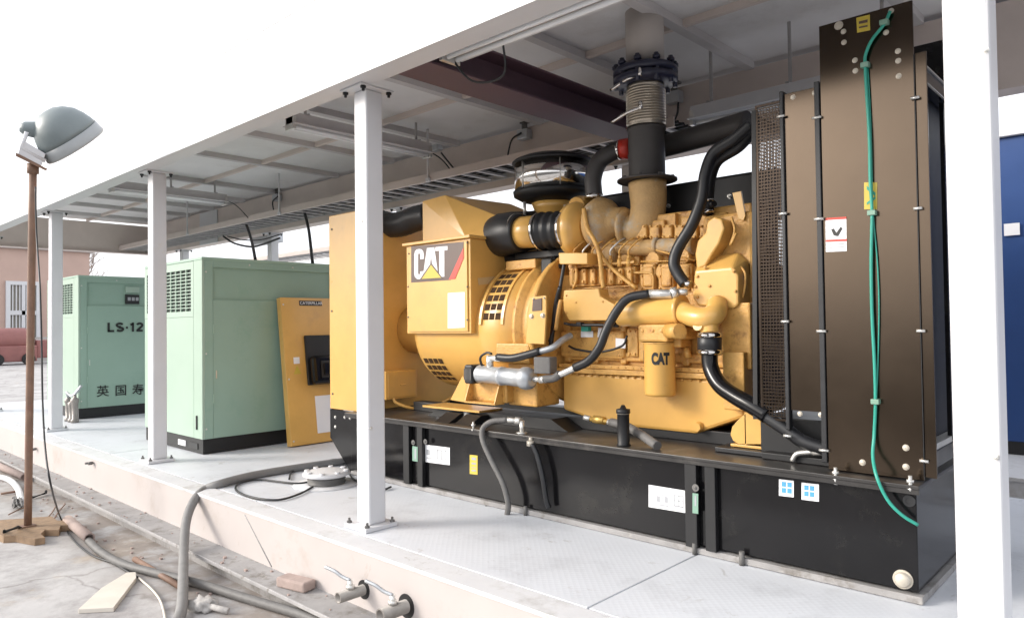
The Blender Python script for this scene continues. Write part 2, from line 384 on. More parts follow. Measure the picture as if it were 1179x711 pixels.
# valves (stub pipes through the beam)
def valve(px, py, r, lab):
    c = PY(px, py, 2.393)
    t = thing('drain_valve', lab, 'valve', tuple(c), 'lever valves on the stub pipes under the deck edge')
    b = MB(); b.lathe(c+V(0, .03, 0), (0, -1, 0), [(0, r*1.5), (.03, r*1.5), (.03, r), (.20, r), (.20, r*.8), (.14, r*.8), (.14, 0)], 24)
    obj('pipe', b, 'old_steel', t)
    b = MB(); b.lathe(c+V(0, .004, 0), (0, -1, 0), [(0, r*1.75), (.008, r*1.75)], 24); obj('collar', b, 'black_matt', t)
    b = MB(); b.cyl(c+V(0, -.09, r), c+V(0, -.09, r+.045), .014); b.cyl(c+V(0, -.09, r), c+V(0, -.09, r+.02), .024); obj('stem', b, 'steel', t)
    b = MB(); b.tube([c+V(0, -.09, r+.045), c+V(-.05, -.11, r+.06), c+V(-.09, -.13, r+.085), c+V(-.15, -.15, r+.1)], .010, 8); obj('lever', b, 'alu', t)
valve(419, 678, .030, 'left lever valve on a grey stub pipe beside the pink brick')
valve(468, 697, .036, 'right lever valve on a larger grey stub pipe below the deck edge')

# ---------------- canopy: posts, beams, ceiling
can = thing('canopy', 'white post canopy with grey ceiling over the machine platform', 'canopy', (-6, 4.2, 0))
posts = [-.455+.03, -3.70, -7.10, -10.35, -13.65]
S_ = .13
def post(x1, y0, top, bolts=True):
    b = MB(); b.box(x1-S_, x1, y0, y0+S_, .025, top, .012); p = obj('post', b, 'white', can)
    b = MB(); b.box(x1-S_-.05, x1+.05, y0-.06, y0+S_+.05, 0.001, .026, .003); obj('base_plate', b, 'white', p)
    b = MB()
    for dx, dy in ((-S_-.03, -.035), (.028, -.035), (-S_-.03, S_+.025), (.028, S_+.025)):
        b.lathe((x1+dx, y0+dy, .026), (0, 0, 1), [(0, .016), (.012, .016), (.012, .008), (.03, .008), (.032, 0)], 6, False)
    obj('anchor_bolts', b, 'rubber_grey', p)
    b = MB(); b.box(x1-S_-.05, x1+.05, y0-.07, y0+S_+.05, top, top+.012, .002); obj('cap_plate', b, 'white', p)
    b = MB()
    for dx, dy in ((-S_-.03, -.04), (.03, -.04), (-S_-.03, S_+.025), (.03, S_+.025)):
        b.lathe((x1+dx, y0+dy, top), (0, 0, -1), [(0, .018), (.014, .018), (.014, .009), (.032, .009), (.034, 0)], 6, False)
    obj('cap_bolts', b, 'black_matt', p)
for x in posts: post(x, 2.65, 2.735)
for x in posts: post(x, 5.62, 2.72)
b = MB(); b.bolt(PY(417, 254, 2.65), (0, -1, 0), .010); b.bolt(PX(427, 493, -3.70), (1, 0, 0), .010); b.bolt(PY(1135, 58, 2.65), (0, -1, 0), .008); b.bolt(PY(1147, 526, 2.65), (0, -1, 0), .008); obj('screws', b, 'steel', can)
b = MB(); b.box(PX0, PX1, 2.50, 2.66, 2.748, 2.765); b.box(PX0, PX1, 2.50, 2.512, 2.7655, 3.34); b.box(PX0, PX1, 2.49, 2.499, 2.742, 2.756); obj('front_beam', b, 'white', can)
b = MB(); b.box(PX0, PX1, 5.57, 5.585, 2.733, 3.3); b.box(PX0, PX1, 5.5855, 5.76, 2.733, 2.75); b.box(PX0, PX1, 5.75, 5.76, 2.7505, 3.3); obj('rear_beam', b, 'beige', can)
b = MB(); b.box(PX0, PX0+.1, 2.67, 5.56, 2.75, 3.3); b.box(PX0-.004, PX0+.16, 2.67, 5.56, 2.735, 2.7495); obj('end_beam', b, 'beige', can)
b = MB(); b.box(PX0, PX1, 2.50, 5.77, 3.345, 3.37); obj('ceiling_sheet', b, 'ceiling', can)
for x in (-14.3, -13.2, -12.2, -11.1, -10.05, -8.42, -7.2, -6.0, -4.75, -3.36, -2.52, -1.3, -.1, 1.1, 2.2):
    b = MB(); b.box(x-.03, x+.03, 2.52, 5.56, 3.285, 3.3445); b.box(x-.045, x-.0305, 2.52, 5.56, 3.285, 3.295); obj('ceiling_joist', b, 'joist', can)
for y in (3.5, 4.45):
    b = MB(); b.box(PX0+.11, PX1, y-.02, y+.02, 3.297, 3.3443); obj('ceiling_purlin', b, 'beige', can)
q0 = PY(230, 241, 5.55); q1 = PY(250, 272, 5.55)
b = MB(); b.box(q0.x, q1.x, 5.545, 5.565, q1.z-.1, 3.29, .003); obj('splice_plate', b, 'white', can)
# maroon H-beam across
b = MB(); b.box(-3.40, -3.12, 2.61, 5.56, 2.752, 2.764); b.box(-3.267, -3.253, 2.61, 5.56, 2.765, 2.95); b.box(-3.40, -3.12, 2.61, 5.56, 2.951, 2.963)
obj('cross_beam', b, 'maroon', can, 'dark maroon cross beam')

# ---------------- fluorescent lights
def fluor(c, L, ax, lab, tilt=0):
    t = thing('fluorescent_light', lab, 'light', c, 'fluorescent battens under the canopy roof')
    x, y, z = c
    def bx(mb, a0, a1, w0, w1, z0, z1, bv=0):
        if ax == 'Y': mb.box(x+w0, x+w1, y+a0, y+a1, z+z0, z+z1, bv)
        else: mb.box(x+a0, x+a1, y+w0, y+w1, z+z0, z+z1, bv)
    b = MB(); bx(b, -L/2, L/2, -.06, .06, -.035, .07, .006); bx(b, -L/2, L/2, -.11, -.0605, -.04, -.032); bx(b, -L/2, L/2, .0605, .11, -.04, -.032); obj('housing', b, 'joist' if ax == 'Y' else 'white', t)
    for s in (-.035, .035):
        b = MB()
        if ax == 'Y': b.cyl((x+s, y-L/2+.04, z-.058), (x+s, y+L/2-.04, z-.058), .014)
        else: b.cyl((x-L/2+.04, y+s, z-.058), (x+L/2-.04, y+s, z-.058), .014)
        obj('tube', b, 'tube_light', t)
    for s in (-L/2, L/2-.03):
        b = MB(); bx(b, s, s+.03, -.07, .07, -.08, .032, .003); obj('end_cap', b, 'steel', t)
    for s in (-L*.4, 0, L*.4):
        b = MB(); bx(b, s-.01, s+.01, -.065, .065, .0705, .08); bx(b, s-.01, s+.01, -.008, .008, .0805, 3.345-z if z > 3 else (3.345-z)); obj('hanger', b, 'galv', t)
    b = MB()
    if ax == 'Y': b.tube([(x, y+L/2, z), (x+.05, y+L/2+.15, z-.08), (x+.1, y+L/2+.3, z-.25)], .007, 6)
    else: b.tube([(x-L/2, y, z-.02), (x-L/2+.1, y+.1, z-.18), (x-L/2+.3, y+.15, z-.18), (x-L/2+.4, y+.04, z-.02)], .007, 6)
    obj('cable', b, 'rubber', t)
    return t
fluor((-9.95, 3.95, 3.08), 1.5, 'Y', 'fluorescent batten hanging above the gap between the two green cabinets')
fluor((-5.75, 4.1, 3.08), 1.6, 'Y', 'fluorescent batten behind the middle white post, left of the maroon beam')
fluor((-2.35, 2.80, 2.85), 1.5, 'X', 'bright fluorescent batten tucked along the front roof edge')
fluor((-1.98, 5.0, 2.83), 1.5, 'X', 'fluorescent batten beside the tall dark radiator, above the black pipe')

# ---------------- cable trays
def tray(name, lab, x0, x1, y0, y1, z, rods, n):
    t = thing(name, lab, 'cable tray', ((x0+x1)/2, y0, z), 'ladder cable trays')
    for y in (y0, y1):
        b = MB(); b.box(x0, x1, y-.008, y+.008, z, z+.08, .002); b.box(x0, x1, y-.008 if y == y1 else y+.0085, y+.025 if y == y0 else y-.0085, z, z+.006); obj('side_rail', b, 'beige' if y == y0 else 'galv', t)
    for i in range(n):
        xx = x0+(i+.5)*(x1-x0)/n
        b = MB(); b.box(xx-.02, xx+.02, y0+.026, y1-.026, z+.008, z+.028); obj('rung', b, 'galv', t)
    for rx in rods:
        b = MB(); b.cyl((rx, y0-.02, z+.02), (rx, y0-.02, 3.34), .012, seg=8); b.box(rx-.03, rx+.03, y0-.03, y0-.0085, z-.01, z+.03); obj('hanger_rod', b, 'white', t)
    b = MB()
    for k in range(6):
        y = y0+.08+k*.07; zz = z+.042
        pts = [(x0+i*(x1-x0)/14, y+random.uniform(-.03, .03), zz+random.uniform(0, .012)) for i in range(15)]
        b.tube(pts, .013, 6, 3)
    obj('cables', b, 'rubber', t)
    return t
tray('cable_tray', 'long ladder cable tray hanging under the rear of the canopy', -15.5, -2.9, 5.0, 5.5, 2.79, (-11.9, -8.95, -5.85), 58)
tray('cable_tray', 'lower dark cable tray glimpsed beyond the yellow cabinet', -14.2, -6.5, 7.2, 7.9, 2.62, (), 30)
def drop(name, lab, pts, r=.018):
    b = MB(); b.tube(pts, r, 8, 6); o = obj(name, b, 'rubber', loc=tuple(pts[-1])); tag(o, lab, 'cable', 'black cables dropping from the cable tray')
drop('power_cable', 'left black cable dropping onto the nearer green cabinet', [PY(281, 252, 5.25), PY(287, 268, 5.1), PY(291, 283, 4.7), PY(294, 299, 4.4)], .020)
drop('power_cable', 'right black cable dropping beside the tall yellow cabinet', [PY(349, 238, 5.25), PY(355, 262, 5.1), PY(358, 285, 4.8), PY(360, 303, 4.55)], .020)
b = MB(); b.tube([PY(257, 272, 5.4), PY(270, 280, 5.5), PY(290, 284, 5.6), PY(306, 280, 5.6), PY(322, 274, 5.62)], .016, 8); b.tube([PY(262, 272, 5.42), PY(280, 276, 5.5), PY(300, 276, 5.6), PY(322, 270, 5.62)], .010, 8)
tag(obj('power_cable', b, 'rubber'), 'black cable sagging between the tray and a rear post', 'cable', 'black cables dropping from the cable tray')
def jbox(x, y, Y, lab, cable):
    c = PY(x, y, Y); t = thing('junction_box', lab, 'junction box', tuple(c), 'small fittings on the rear roof beam')
    b = MB(); b.box(c.x-.07, c.x+.07, Y-.09, Y, c.z-.05, c.z+.05, .008); obj('housing', b, 'alu', t)
    b = MB(); b.cyl(c+V(0, -.04, .05), c+V(0, -.04, .12), .03); b.box(c.x-.05, c.x+.05, Y-.06, Y, c.z+.12, c.z+.14); obj('bracket', b, 'rubber_grey', t)
    b = MB(); b.tube([PY(a, bb, Y-.1) for a, bb in cable], .010, 6); obj('cable', b, 'rubber', t)
jbox(607, 156, 5.56, 'junction box on the rear beam above the round air cleaner', [(600, 153), (590, 160), (586, 172), (584, 184)])
jbox(505, 170, 5.56, 'junction box on the rear beam above the yellow hood', [(508, 176), (516, 186), (524, 196)])
jbox(322, 228, 5.56, 'junction box on the rear beam above the nearer green cabinet', [(320, 226), (314, 232), (315, 242)])
jbox(779, 114, 5.56, 'junction box on the rear beam right of the exhaust pipe', [(781, 118), (780, 130), (776, 142), (778, 158)])
c = PY(312, 271, 5.9); b = MB(); b.box(c.x-.45, c.x+.25, 5.78, 5.98, c.z-.13, c.z+.13, .01); tag(obj('junction_box', b, 'alu', loc=tuple(c)), 'large grey box behind the rear post beyond the green cabinets', 'junction box')

# ================================================================== GREEN COMPRESSORS
def compressor(x0, x1, y0, y1, h, lab, kind):
    t = thing('compressor', lab, 'compressor', ((x0+x1)/2, (y0+y1)/2, 0), 'green compressor cabinets')
    zb = .15
    b = MB(); b.box(x0+.01, x1-.01, y0+.01, y1-.01, .004, zb)
    ba = obj('base', b, 'black_matt', t)
    # visible slots in base frame
    b = MB(); b.box(x0+.9, x0+1.08, y0+.002, y0+.009, .045, .10); obj('fork_slot', b, 'label_white', ba)
    b = MB(); b.box(x1-.33, x1-.12, y0+.002, y0+.009, .04, .10); obj('fork_slot', b, 'ink', ba)
    b = MB(); b.box(x0+.03, x1-.03, y0+.03, y1-.03, zb, h-.03); obj('body', b, 'mint', t)
    # front (−Y) face: frame and door panels
    b = MB(); b.box(x0, x1-.2, y0, y0+.028, zb, h-.6, .004); obj('front_panel', b, 'pale_lit_mint', t)
    b = MB(); b.box(x1-.197, x1-.001, y0, y0+.028, zb, h-.03, .004); obj('corner_panel', b, 'pale_lit_mint', t)
    b = MB(); b.box(x0, x1, y0-.002, y1, h-.03, h, .006); obj('top_cap', b, 'mint_edge', t)
    # grille
    gx0, gx1, gz0, gz1 = x0+.06, x1-.26, h-.54, h-.11
    b = MB(); b.box(x0, gx0, y0, y0+.028, h-.597, h-.033); b.box(gx1, x1-.2, y0, y0+.028, h-.597, h-.033); b.box(gx0, gx1, y0, y0+.028, h-.597, gz0); b.box(gx0, gx1, y0, y0+.028, gz1, h-.033)
    gf = obj('grille_frame', b, 'pale_lit_mint', t)
    b = MB(); b.box(gx0, gx1, y0+.022, y0+.029, gz0, gz1); obj('grille_back', b, 'grille_dark', gf)
    b = MB()
    n = 12
    for i in range(1, n): zz = gz0+(gz1-gz0)*i/n; b.box(gx0, gx1, y0+.004, y0+.018, zz-.0045, zz+.0045)
    n = 9
    for i in range(1, n): xx = gx0+(gx1-gx0)*i/n; b.box(xx-.007, xx+.007, y0+.002, y0+.020, gz0, gz1)
    obj('grille', b, 'pale_lit_mint', gf)
    b = MB(); b.box(x1-.13, x1-.11, y0-.012, y0-.0005, .24, .38, .003); obj('handle', b, 'ink', t)
    # end (+X) face frame
    e = x1
    b = MB(); b.box(e-.03, e, y0+.0285, y0+.11, zb, h-.031, .003); b.box(e-.03, e, y1-.06, y1, zb, h-.031, .003); b.box(e-.03, e, y0+.111, y1-.061, h-.1, h-.031, .003)
    b.prism([(y0+.02, h-.095), (y0+.02, h-.03), (y1, h-.03), (y1, h-.095)], 'X', e-.031, e-.001)
    obj('end_frame', b, 'mint', t)
    b = MB(); b.box(e-.029, e-.006, y0+.113, y1-.063, zb, h-.43, .003); obj('end_door', b, 'mint', t)
    b = MB(); b.box(e-.006, e-.0, y0+.14, y0+.15, zb+.6, zb+.68); obj('latch', b, 'steel', t)
    for zz in (.5, 1.2):
        b = MB(); b.box(e-.002, e+.006, y0+.105, y0+.118, zz, zz+.09, .002); obj('hinge', b, 'mint_edge', t)
    b = MB()
    for (yy, zz) in ((y0+.04, .25), (y0+.04, 1.0), (y0+.04, h-.15), (y0+.5, h-.06), (y0+1.0, h-.06)): b.bolt((e, yy, zz), (1, 0, 0), .008)
    obj('screws', b, 'steel', t)
    return t
c1 = compressor(-12.9, -11.4, 3.25, 4.75, 2.03, 'farther green compressor cabinet lettered LS-12', 'far')
c2 = compressor(-8.65, -7.16, 3.14, 4.70, 1.97, 'nearer green compressor cabinet behind the leaning yellow panel', 'near')
# lettering on far cabinet
o_ = PX(124, 381, -11.398)
def ribbon(mb, org, u, v, n, pts, w, t=.003):
    P = [Vector((a, b_)) for a, b_ in pts]; L_, R_ = [], []
    for i in range(len(P)):
        d0 = (P[i]-P[i-1]).normalized() if i else (P[1]-P[0]).normalized(); d1 = (P[i+1]-P[i]).normalized() if i < len(P)-1 else d0
        m = (d0+d1).normalized(); nn = Vector((-m.y, m.x)); k = w/2/max(.5, nn.dot(Vector((-d1.y, d1.x))))
        L_.append(P[i]+nn*k); R_.append(P[i]-nn*k)
    for i in range(len(P)-1):
        plate(mb, [org+u*q.x+v*q.y for q in (L_[i], R_[i], R_[i+1], L_[i+1])], n, t+.0002*i)
def arc(cx, cy, rx, ry, a0, a1, n=12): return [(cx+rx*math.cos(rad(a0+(a1-a0)*k/n)), cy+ry*math.sin(rad(a0+(a1-a0)*k/n))) for k in range(n+1)]
glyph = {'L': (.66, [[(.1, 1), (.1, .0)], [(0, .1), (.66, .1)]]), 'S': (.84, [arc(.42, .72, .32, .18, 25, 270)+arc(.42, .28, .32, .18, 90, -155)]),
         'dot': (.3, [[(.05, .45), (.25, .45)]]), '1': (.5, [[(.32, 1), (.32, 0)], [(.32, .90), (.22, .80), (.05, .74)]]), '2': (.76, [arc(.37, .70, .28, .20, 165, -35)+[(.10, .12)], [(.02, .1), (.70, .1)]])}
o0, o1 = PX(124, 382, -11.398), PX(165, 382, -11.398); h_l = .135; x_ = 0; sx_ = (o1.y-o0.y)/(3.06+.16*4)
for key in ('L', 'S', 'dot', '1', '2'):
    wd, st = glyph[key]; b = MB()
    for l in st: ribbon(b, V(-11.3985, o0.y+x_*sx_, o0.z), V(0, 1, 0), V(0, 0, 1), V(1, 0, 0), [(a*sx_, c*h_l) for a, c in l], .030)
    obj('letter', b, 'ink', c1); x_ += wd+.16
for ch, px in (('英', 111), ('国', 132), ('寿', 152)):
    o_ = PX(px, 455.5-(px-111)*.05, -11.398)
    text('characters', ch, .17, (-11.399, o_.y, o_.z), (0, 1, 0), (0, 0, 1), 'ink', c1, .002, .0012)
b = MB(); a0 = PX(144, 339, -11.42); a1 = PX(160, 350, -11.42); b.box(-11.43, -11.399, a0.y, a1.y, a1.z, a0.z, .004); pl_ = obj('maker_plate', b, 'ink', c1)
b = MB()
for k in range(3): b.box(-11.3985, -11.396, a0.y+.03+k*.055, a0.y+.07+k*.055, a1.z+.05, a1.z+.10)
obj('print', b, 'label_print', pl_)
b = MB(); a0 = PX(144, 330, -11.42); a1 = PX(160, 337, -11.42); b.box(-11.43, -11.40, a0.y, a1.y, a1.z, a0.z, .002); obj('display', b, 'pale_lit_mint', c1)
# piping beside far compressor
_fc = PZ(82, 485, 0)
t = thing('filter_cluster', 'small grey filters and valves against the far green cabinet foot', 'filter', tuple(_fc))
for k, (dx, zt) in enumerate(((-.12, .30), (.03, .26), (.16, .32))):
    b = MB(); b.lathe((_fc.x+dx, _fc.y, .0), (0, 0, 1), [(0, .05), (.04, .05), (.05, .035), (zt-.06, .04), (zt-.04, .05), (zt, .05), (zt+.02, .02), (zt+.05, .02)], 14); obj('canister', b, 'old_steel', t)
b = MB(); b.tube([_fc+V(*q) for q in ((-.12, 0, .32), (-.05, -.04, .40), (.05, -.02, .36), (.15, 0, .38), (.2, .07, .5))], .018, 8); obj('pipe', b, 'alu', t)

# ---------------- leaning yellow control door
t = thing('control_panel_door', 'loose yellow control panel door leaning against the nearer green cabinet', 'panel door', (-6.9, 4.2, 0))
yl, yr = 3.93, 4.58
b = MB(); b.prism([(-6.84, .012), (-7.055, 1.575), (-7.135, 1.565), (-6.925, .0)], 'Y', yl, yr, .004); obj('panel', b, 'yellow', t)
dn = V(.99, 0, .136).normalized(); dv = V(-.215, 0, 1.563).normalized()
def onD(y, s, o=0): return V(-6.84, y, .012)+dv*s+dn*o
def dplate(mb, y0, y1, s0, s1, o=.001, th=.003):
    return plate(mb, [onD(y0, s0, o), onD(y1, s0, o), onD(y1, s1, o), onD(y0, s1, o)], dn, th)
b = MB(); dplate(b, yl+.22, yl+.50, 1.49, 1.545); pl_ = obj('name_strip', b, 'ink', t)
text('name_lettering', 'CATERPILLAR', .046, onD(yl+.228, 1.503, .0045), (0, 1, 0), dv, 'label_white', pl_, .0005, .0)
b = MB(); y0, y1 = yl+.24, yl+.63
m_ = Matrix((( dn.x, 0, dv.x), (0, 1, 0), (dn.z, 0, dv.z))).to_4x4(); m_.translation = V(-6.84, 0, .012)
b.box(.001, .03, y0, y1, .62, 1.16, .01, mtx=m_); obj('display_plate', b, 'black_matt', t)
b = MB(); b.box(.03, .13, y0+.02, y1+.05, .62, .93, .035, mtx=m_); h_ = obj('display_hood', b, 'black', t)
b = MB(); b.box(.131, .145, y0+.10, y1-.02, .68, .87, .01, mtx=m_); obj('screen_frame', b, 'black_matt', h_)
b = MB(); b.box(.146, .150, y0+.13, y1-.05, .71, .84, .01, mtx=m_); obj('screen', b, 'lamp_glass' if 0 else 'black', h_)
b = MB(); dplate(b, yl+.32, yl+.58, .10, .50); obj('paper_sheet', b, 'label_white', t)
b = MB(); dplate(b, yl+.10, yl+.17, .86, .93); obj('sticker', b, 'label_white', t)
b = MB(); plate(b, [onD(yl+.09, .75, .001), onD(yl+.18, .75, .001), onD(yl+.135, .84, .001)], dn, .003); obj('warning_triangle', b, 'label_yellow', t)
b = MB()
for s in (.05, .7, 1.5):
    for yy in (yl+.03, yr-.03): b.bolt(onD(yy, s), dn, .009)
obj('screws', b, 'steel', t)

# ================================================================== GENERATOR SET
gen = thing('diesel_generator', 'large yellow diesel generator on a black fuel tank base', 'generator', (-3.2, 4.25, 0))
FY = 3.56
def G(name, mb, m, parent=None, label=None): return obj(name, mb, m, parent or gen, label)
# tank
b = MB(); b.box(-5.22, -.89, FY, 4.95, .045, .505, .004); tank = G('fuel_tank', b, 'black')
b = MB(); b.box(-5.25, -.868, FY-.045, 4.98, .506, .524, .003); b.box(-5.25, -.868, FY-.045, FY-.037, .485, .5055); G('tank_top', b, 'dusty_black', tank)
b = MB(); b.box(-5.2, -.87, FY-.02, FY+.08, .002, .034, .003); b.box(-5.2, -.9, 4.8, 4.93, .002, .034); b.box(-.95, -.87, FY+.081, 4.79, .002, .034); G('skid_rail', b, 'grey_paint', tank)
for x in (-4.47, -4.30, -2.02, -1.90):
    b = MB(); w = .07 if x in (-4.47, -2.02) else .06
    b.box(x, x+w, FY-.036, FY-.001, .035, .484, .003); G('stiffener', b, 'black_matt', tank)
# left end bracket
b = MB()
for y in (3.60, 4.86):
    b.prism([(-5.60, .52), (-5.60, .27), (-5.29, .0), (-5.2, .0), (-5.2, .52)], 'Y', y, y+.012)
    b.prism([(-5.615, .52), (-5.615, .262), (-5.30, -.0), (-5.29, .01), (-5.601, .272), (-5.601, .52)], 'Y', y+.0125, y+.14)
b.box(-5.6, -5.2, 3.75, 4.85, .50, .518)
G('end_bracket', b, 'black')
b = MB()
for px, py in ((386, 480), (386, 491), (397, 480), (403, 481)): b.bolt(PY(px, py, 3.598), (0, -1, 0), .012)
G('bracket_bolts', b, 'steel')
# stickers on tank
def stick(pts, Y, m, name, parent=tank, t=.002):
    b = MB(); plate(b, [PY(x, y, Y) for x, y in pts], (0, -1, 0), t); return G(name, b, m, parent)
SY = FY-.001
s1 = stick([(487, 511), (518, 515), (518, 535), (487, 531)], SY, 'label_white', 'data_label')
s2 = stick([(747, 557.5), (790, 564.5), (790, 590), (747, 583)], SY, 'label_white', 'data_label')
for base, s in (((491, 514), s1), ((753, 562), s2)):
    pass
def prints(L, Y, parent):
    b = MB()
    for x0, y0, x1, y1, sl in L:
        plate(b, [PY(x0, y0, Y), PY(x1, y0+sl*(x1-x0), Y), PY(x1, y1+sl*(x1-x0), Y), PY(x0, y1, Y)], (0, -1, 0), .0006)
    G('print', b, 'label_print', parent)
prints([(756, 570, 760, 577, .16), (762, 568, 763, 577, .16), (765, 571, 769, 578, .16), (757, 579.5, 770, 581, .16), (776, 569, 787, 570, .16), (776, 569, 777, 582, .16), (781, 570, 782, 583, .16), (786, 571, 787, 584, .16), (776, 575, 787, 576, .16), (776, 581, 787, 582.5, .16)], SY-.0025, s2)
prints([(491, 517, 495, 523, .13), (498, 518, 499, 526, .13), (491, 526, 500, 527, .13), (503, 517, 514, 518, .13), (503, 517, 504, 527, .13), (508, 518, 509, 528, .13), (513, 518, 514, 529, .13), (503, 527, 514, 528, .13)], SY-.0025, s1)
s3 = stick([(541, 523), (550, 524), (550, 546), (541, 545)], SY, 'label_yellow', 'warning_label')
prints([(543, 526, 548, 529, .1), (543, 532, 548, 534, .1), (543, 537, 548, 538, .1), (543, 540, 548, 542, .1)], SY-.0025, s3)
for q in ([(475, 513), (481, 514), (481, 531), (475, 530)], [(797.5, 567), (804, 568), (804, 591), (797.5, 590)]):
    s = stick(q, FY-.0375, 'label_green', 'green_label')
    x0, y0 = q[0]; prints([(x0+2.3, y0+3, x0+4.2, y0+15, 0)], FY-.0402, s)
for q in ([(897, 551), (914, 553), (914, 572), (897, 570)], [(923, 555), (943, 557), (943, 577), (923, 574.5)]):
    s = stick(q, SY, 'label_white', 'lifting_label'); x0, y0 = q[0]
    for (ax, ay) in ((3, 3), (9.5, 3.8), (3, 10), (9.5, 10.8)):
        stick([(x0+ax, y0+ay), (x0+ax+5, y0+ay+.5), (x0+ax+5, y0+ay+6), (x0+ax, y0+ay+5.5)], SY-.0025, 'label_blue', 'symbol', s, .0008)
# drain cap, hole, lifting eyes
c = PY(1040, 666, FY); b = MB(); b.lathe(c, (0, -1, 0), [(0, .042), (.008, .042), (.008, .034), (.02, .034), (.03, .026), (.034, 0)], 22); G('drain_cap', b, 'boltm', tank)
c = PY(1047, 576, FY); b = MB(); b.lathe(c, (0, -1, 0), [(0, .026), (.006, .026), (.006, .015), (.002, .015), (.002, 0)], 18); G('port', b, 'rubber', tank)
for px, py in ((490, 508), (801, 561), (476, 509)):
    c = PY(px, py, FY-.037); b = MB(); b.lathe(c, (0, -1, 0), [(0, .02), (.004, .02), (.004, .008), (.01, .007), (.011, 0)], 14); G('grommet', b, 'rubber_grey', tank)
b = MB()
for px, py in ((962, 545), (1048, 555), (545, 490)):
    c = PY(px, py, FY-.03); b.cyl(c+V(0, 0, -.05), c+V(0, 0, .03), .008); b.cyl(c+V(0, 0, -.035), c+V(0, 0, -.022), .017, seg=6); b.cyl(c+V(0, 0, .0), c+V(0, 0, .012), .017, seg=6)
G('flange_bolts', b, 'steel', tank)
b = MB(); c = PZ(1035, 625, 0); b.box(-4.9, -4.86, FY-.01, FY+.02, .03, .07); G('foot_clip', b, 'rubber_grey', tank)
b = MB(); b.cyl(PY(560, 590, 3.54)+V(0, 0, -.03), PY(560, 590, 3.54)+V(0, 0, .05), .01)
b.cyl((-3.2, 3.53, .0), (-3.2, 3.53, .06), .012); b.cyl((-1.70, 3.53, .0), (-1.70, 3.53, .07), .014); b.cyl((-1.97, 3.53, .0), (-1.97, 3.53, .06), .012)
G('anchor_pins', b, 'rubber_grey', tank)

# rear (alternator end) cabinet
b = MB(); b.box(-5.60, -5.175, 3.60, 4.95, .526, 2.245, .006); rc = G('switchgear_cabinet', b, 'yellow')
b = MB()
for px, py in ((382, 264), (382, 358), (383, 453)): b.bolt(PY(px, py, 3.598), (0, -1, 0), .008)
G('cabinet_screws', b, 'rubber_grey', rc)
b = MB(); b.box(-5.174, -5.02, 3.78, 4.12, .62, .865, .005); jb = G('terminal_box', b, 'yellow_pan', rc)
b = MB(); b.box(-5.03, -5.015, 3.80, 4.10, .636, .85, .003); b.box(-5.016, -5.008, 3.93, 3.99, .735, .745, .002); G('box_lid', b, 'yellow', jb)
b = MB(); b.tube([PX(452, 452, -5.05), PX(456, 463, -5.0), PX(478, 470, -4.9), PX(500, 467, -4.9), PX(522, 457, -4.8)], .013, 8); G('orange_conduit', b, 'yellow_pan', rc)
# black ribbed hose
b = MB(); b.tube([PY(425, 250, 3.95), PY(445, 258, 3.95), PY(462, 258, 3.98), PY(478, 252, 4.0), PY(496, 248, 4.0)], .105, 20, 8, ribs=1); G('ribbed_duct', b, 'rubber')

# alternator
AY, AZ = 4.24, 1.22
b = MB(); b.lathe((-5.17, AY, AZ), (1, 0, 0), [(0, .22), (.50, .22), (.51, .42), (.54, .46), (.60, .485), (1.32, .485), (1.34, .50), (1.62, .50), (1.64, .47), (1.68, .47)], 64); alt = G('alternator', b, 'yellow')
b = MB(); b.lathe((-3.50, AY, AZ), (1, 0, 0), [(0, .44), (.02, .52), (.05, .52), (.07, .48), (.17, .48), (.19, .55), (.24, .55), (.24, .3)], 64); G('flywheel_housing', b, 'yellow_cast')
def cylpt(x, a, r): return V(x, AY-math.cos(a)*r, AZ+math.sin(a)*r)
# vent louvres on the ring
vents = MB(); frames = MB()
for k in range(6):
    a = rad(8+k*8.2)
    for j in range(3):
        x0 = -3.79+j*.062
        p = [cylpt(x0, a, .5012), cylpt(x0+.05, a, .5012), cylpt(x0+.05, a+rad(5.6), .5012), cylpt(x0, a+rad(5.6), .5012)]
        n = (p[0]-V(p[0].x, AY, AZ)).normalized(); plate(vents, p, n, .0015)
G('vent_slots', vents, 'vent_dark', alt)
vents2 = MB()
for k in range(4):
    a = rad(-58+k*8)
    for j in range(4):
        x0 = -4.56+j*.06
        p = [cylpt(x0, a, .487), cylpt(x0+.045, a, .487), cylpt(x0+.045, a+rad(5.4), .487), cylpt(x0, a+rad(5.4), .487)]
        n = (p[0]-V(p[0].x, AY, AZ)).normalized(); plate(vents2, p, n, .0015)
G('vent_slots', vents2, 'vent_dark', alt)
for a0, a1, x0, x1 in ((4, 66, -3.825, -3.80), (4, 66, -3.60, -3.575)):
    for k in range(12):
        a = rad(a0+(a1-a0)*k/12); a2 = rad(a0+(a1-a0)*(k+1)/12)
        frames.hull([cylpt(x0, a, .48), cylpt(x1, a, .48), cylpt(x1, a2, .48), cylpt(x0, a2, .48), cylpt(x0, a, .512), cylpt(x1, a, .512), cylpt(x1, a2, .512), cylpt(x0, a2, .512)])
    G('vent_frame', frames, 'yellow', alt); frames = MB()
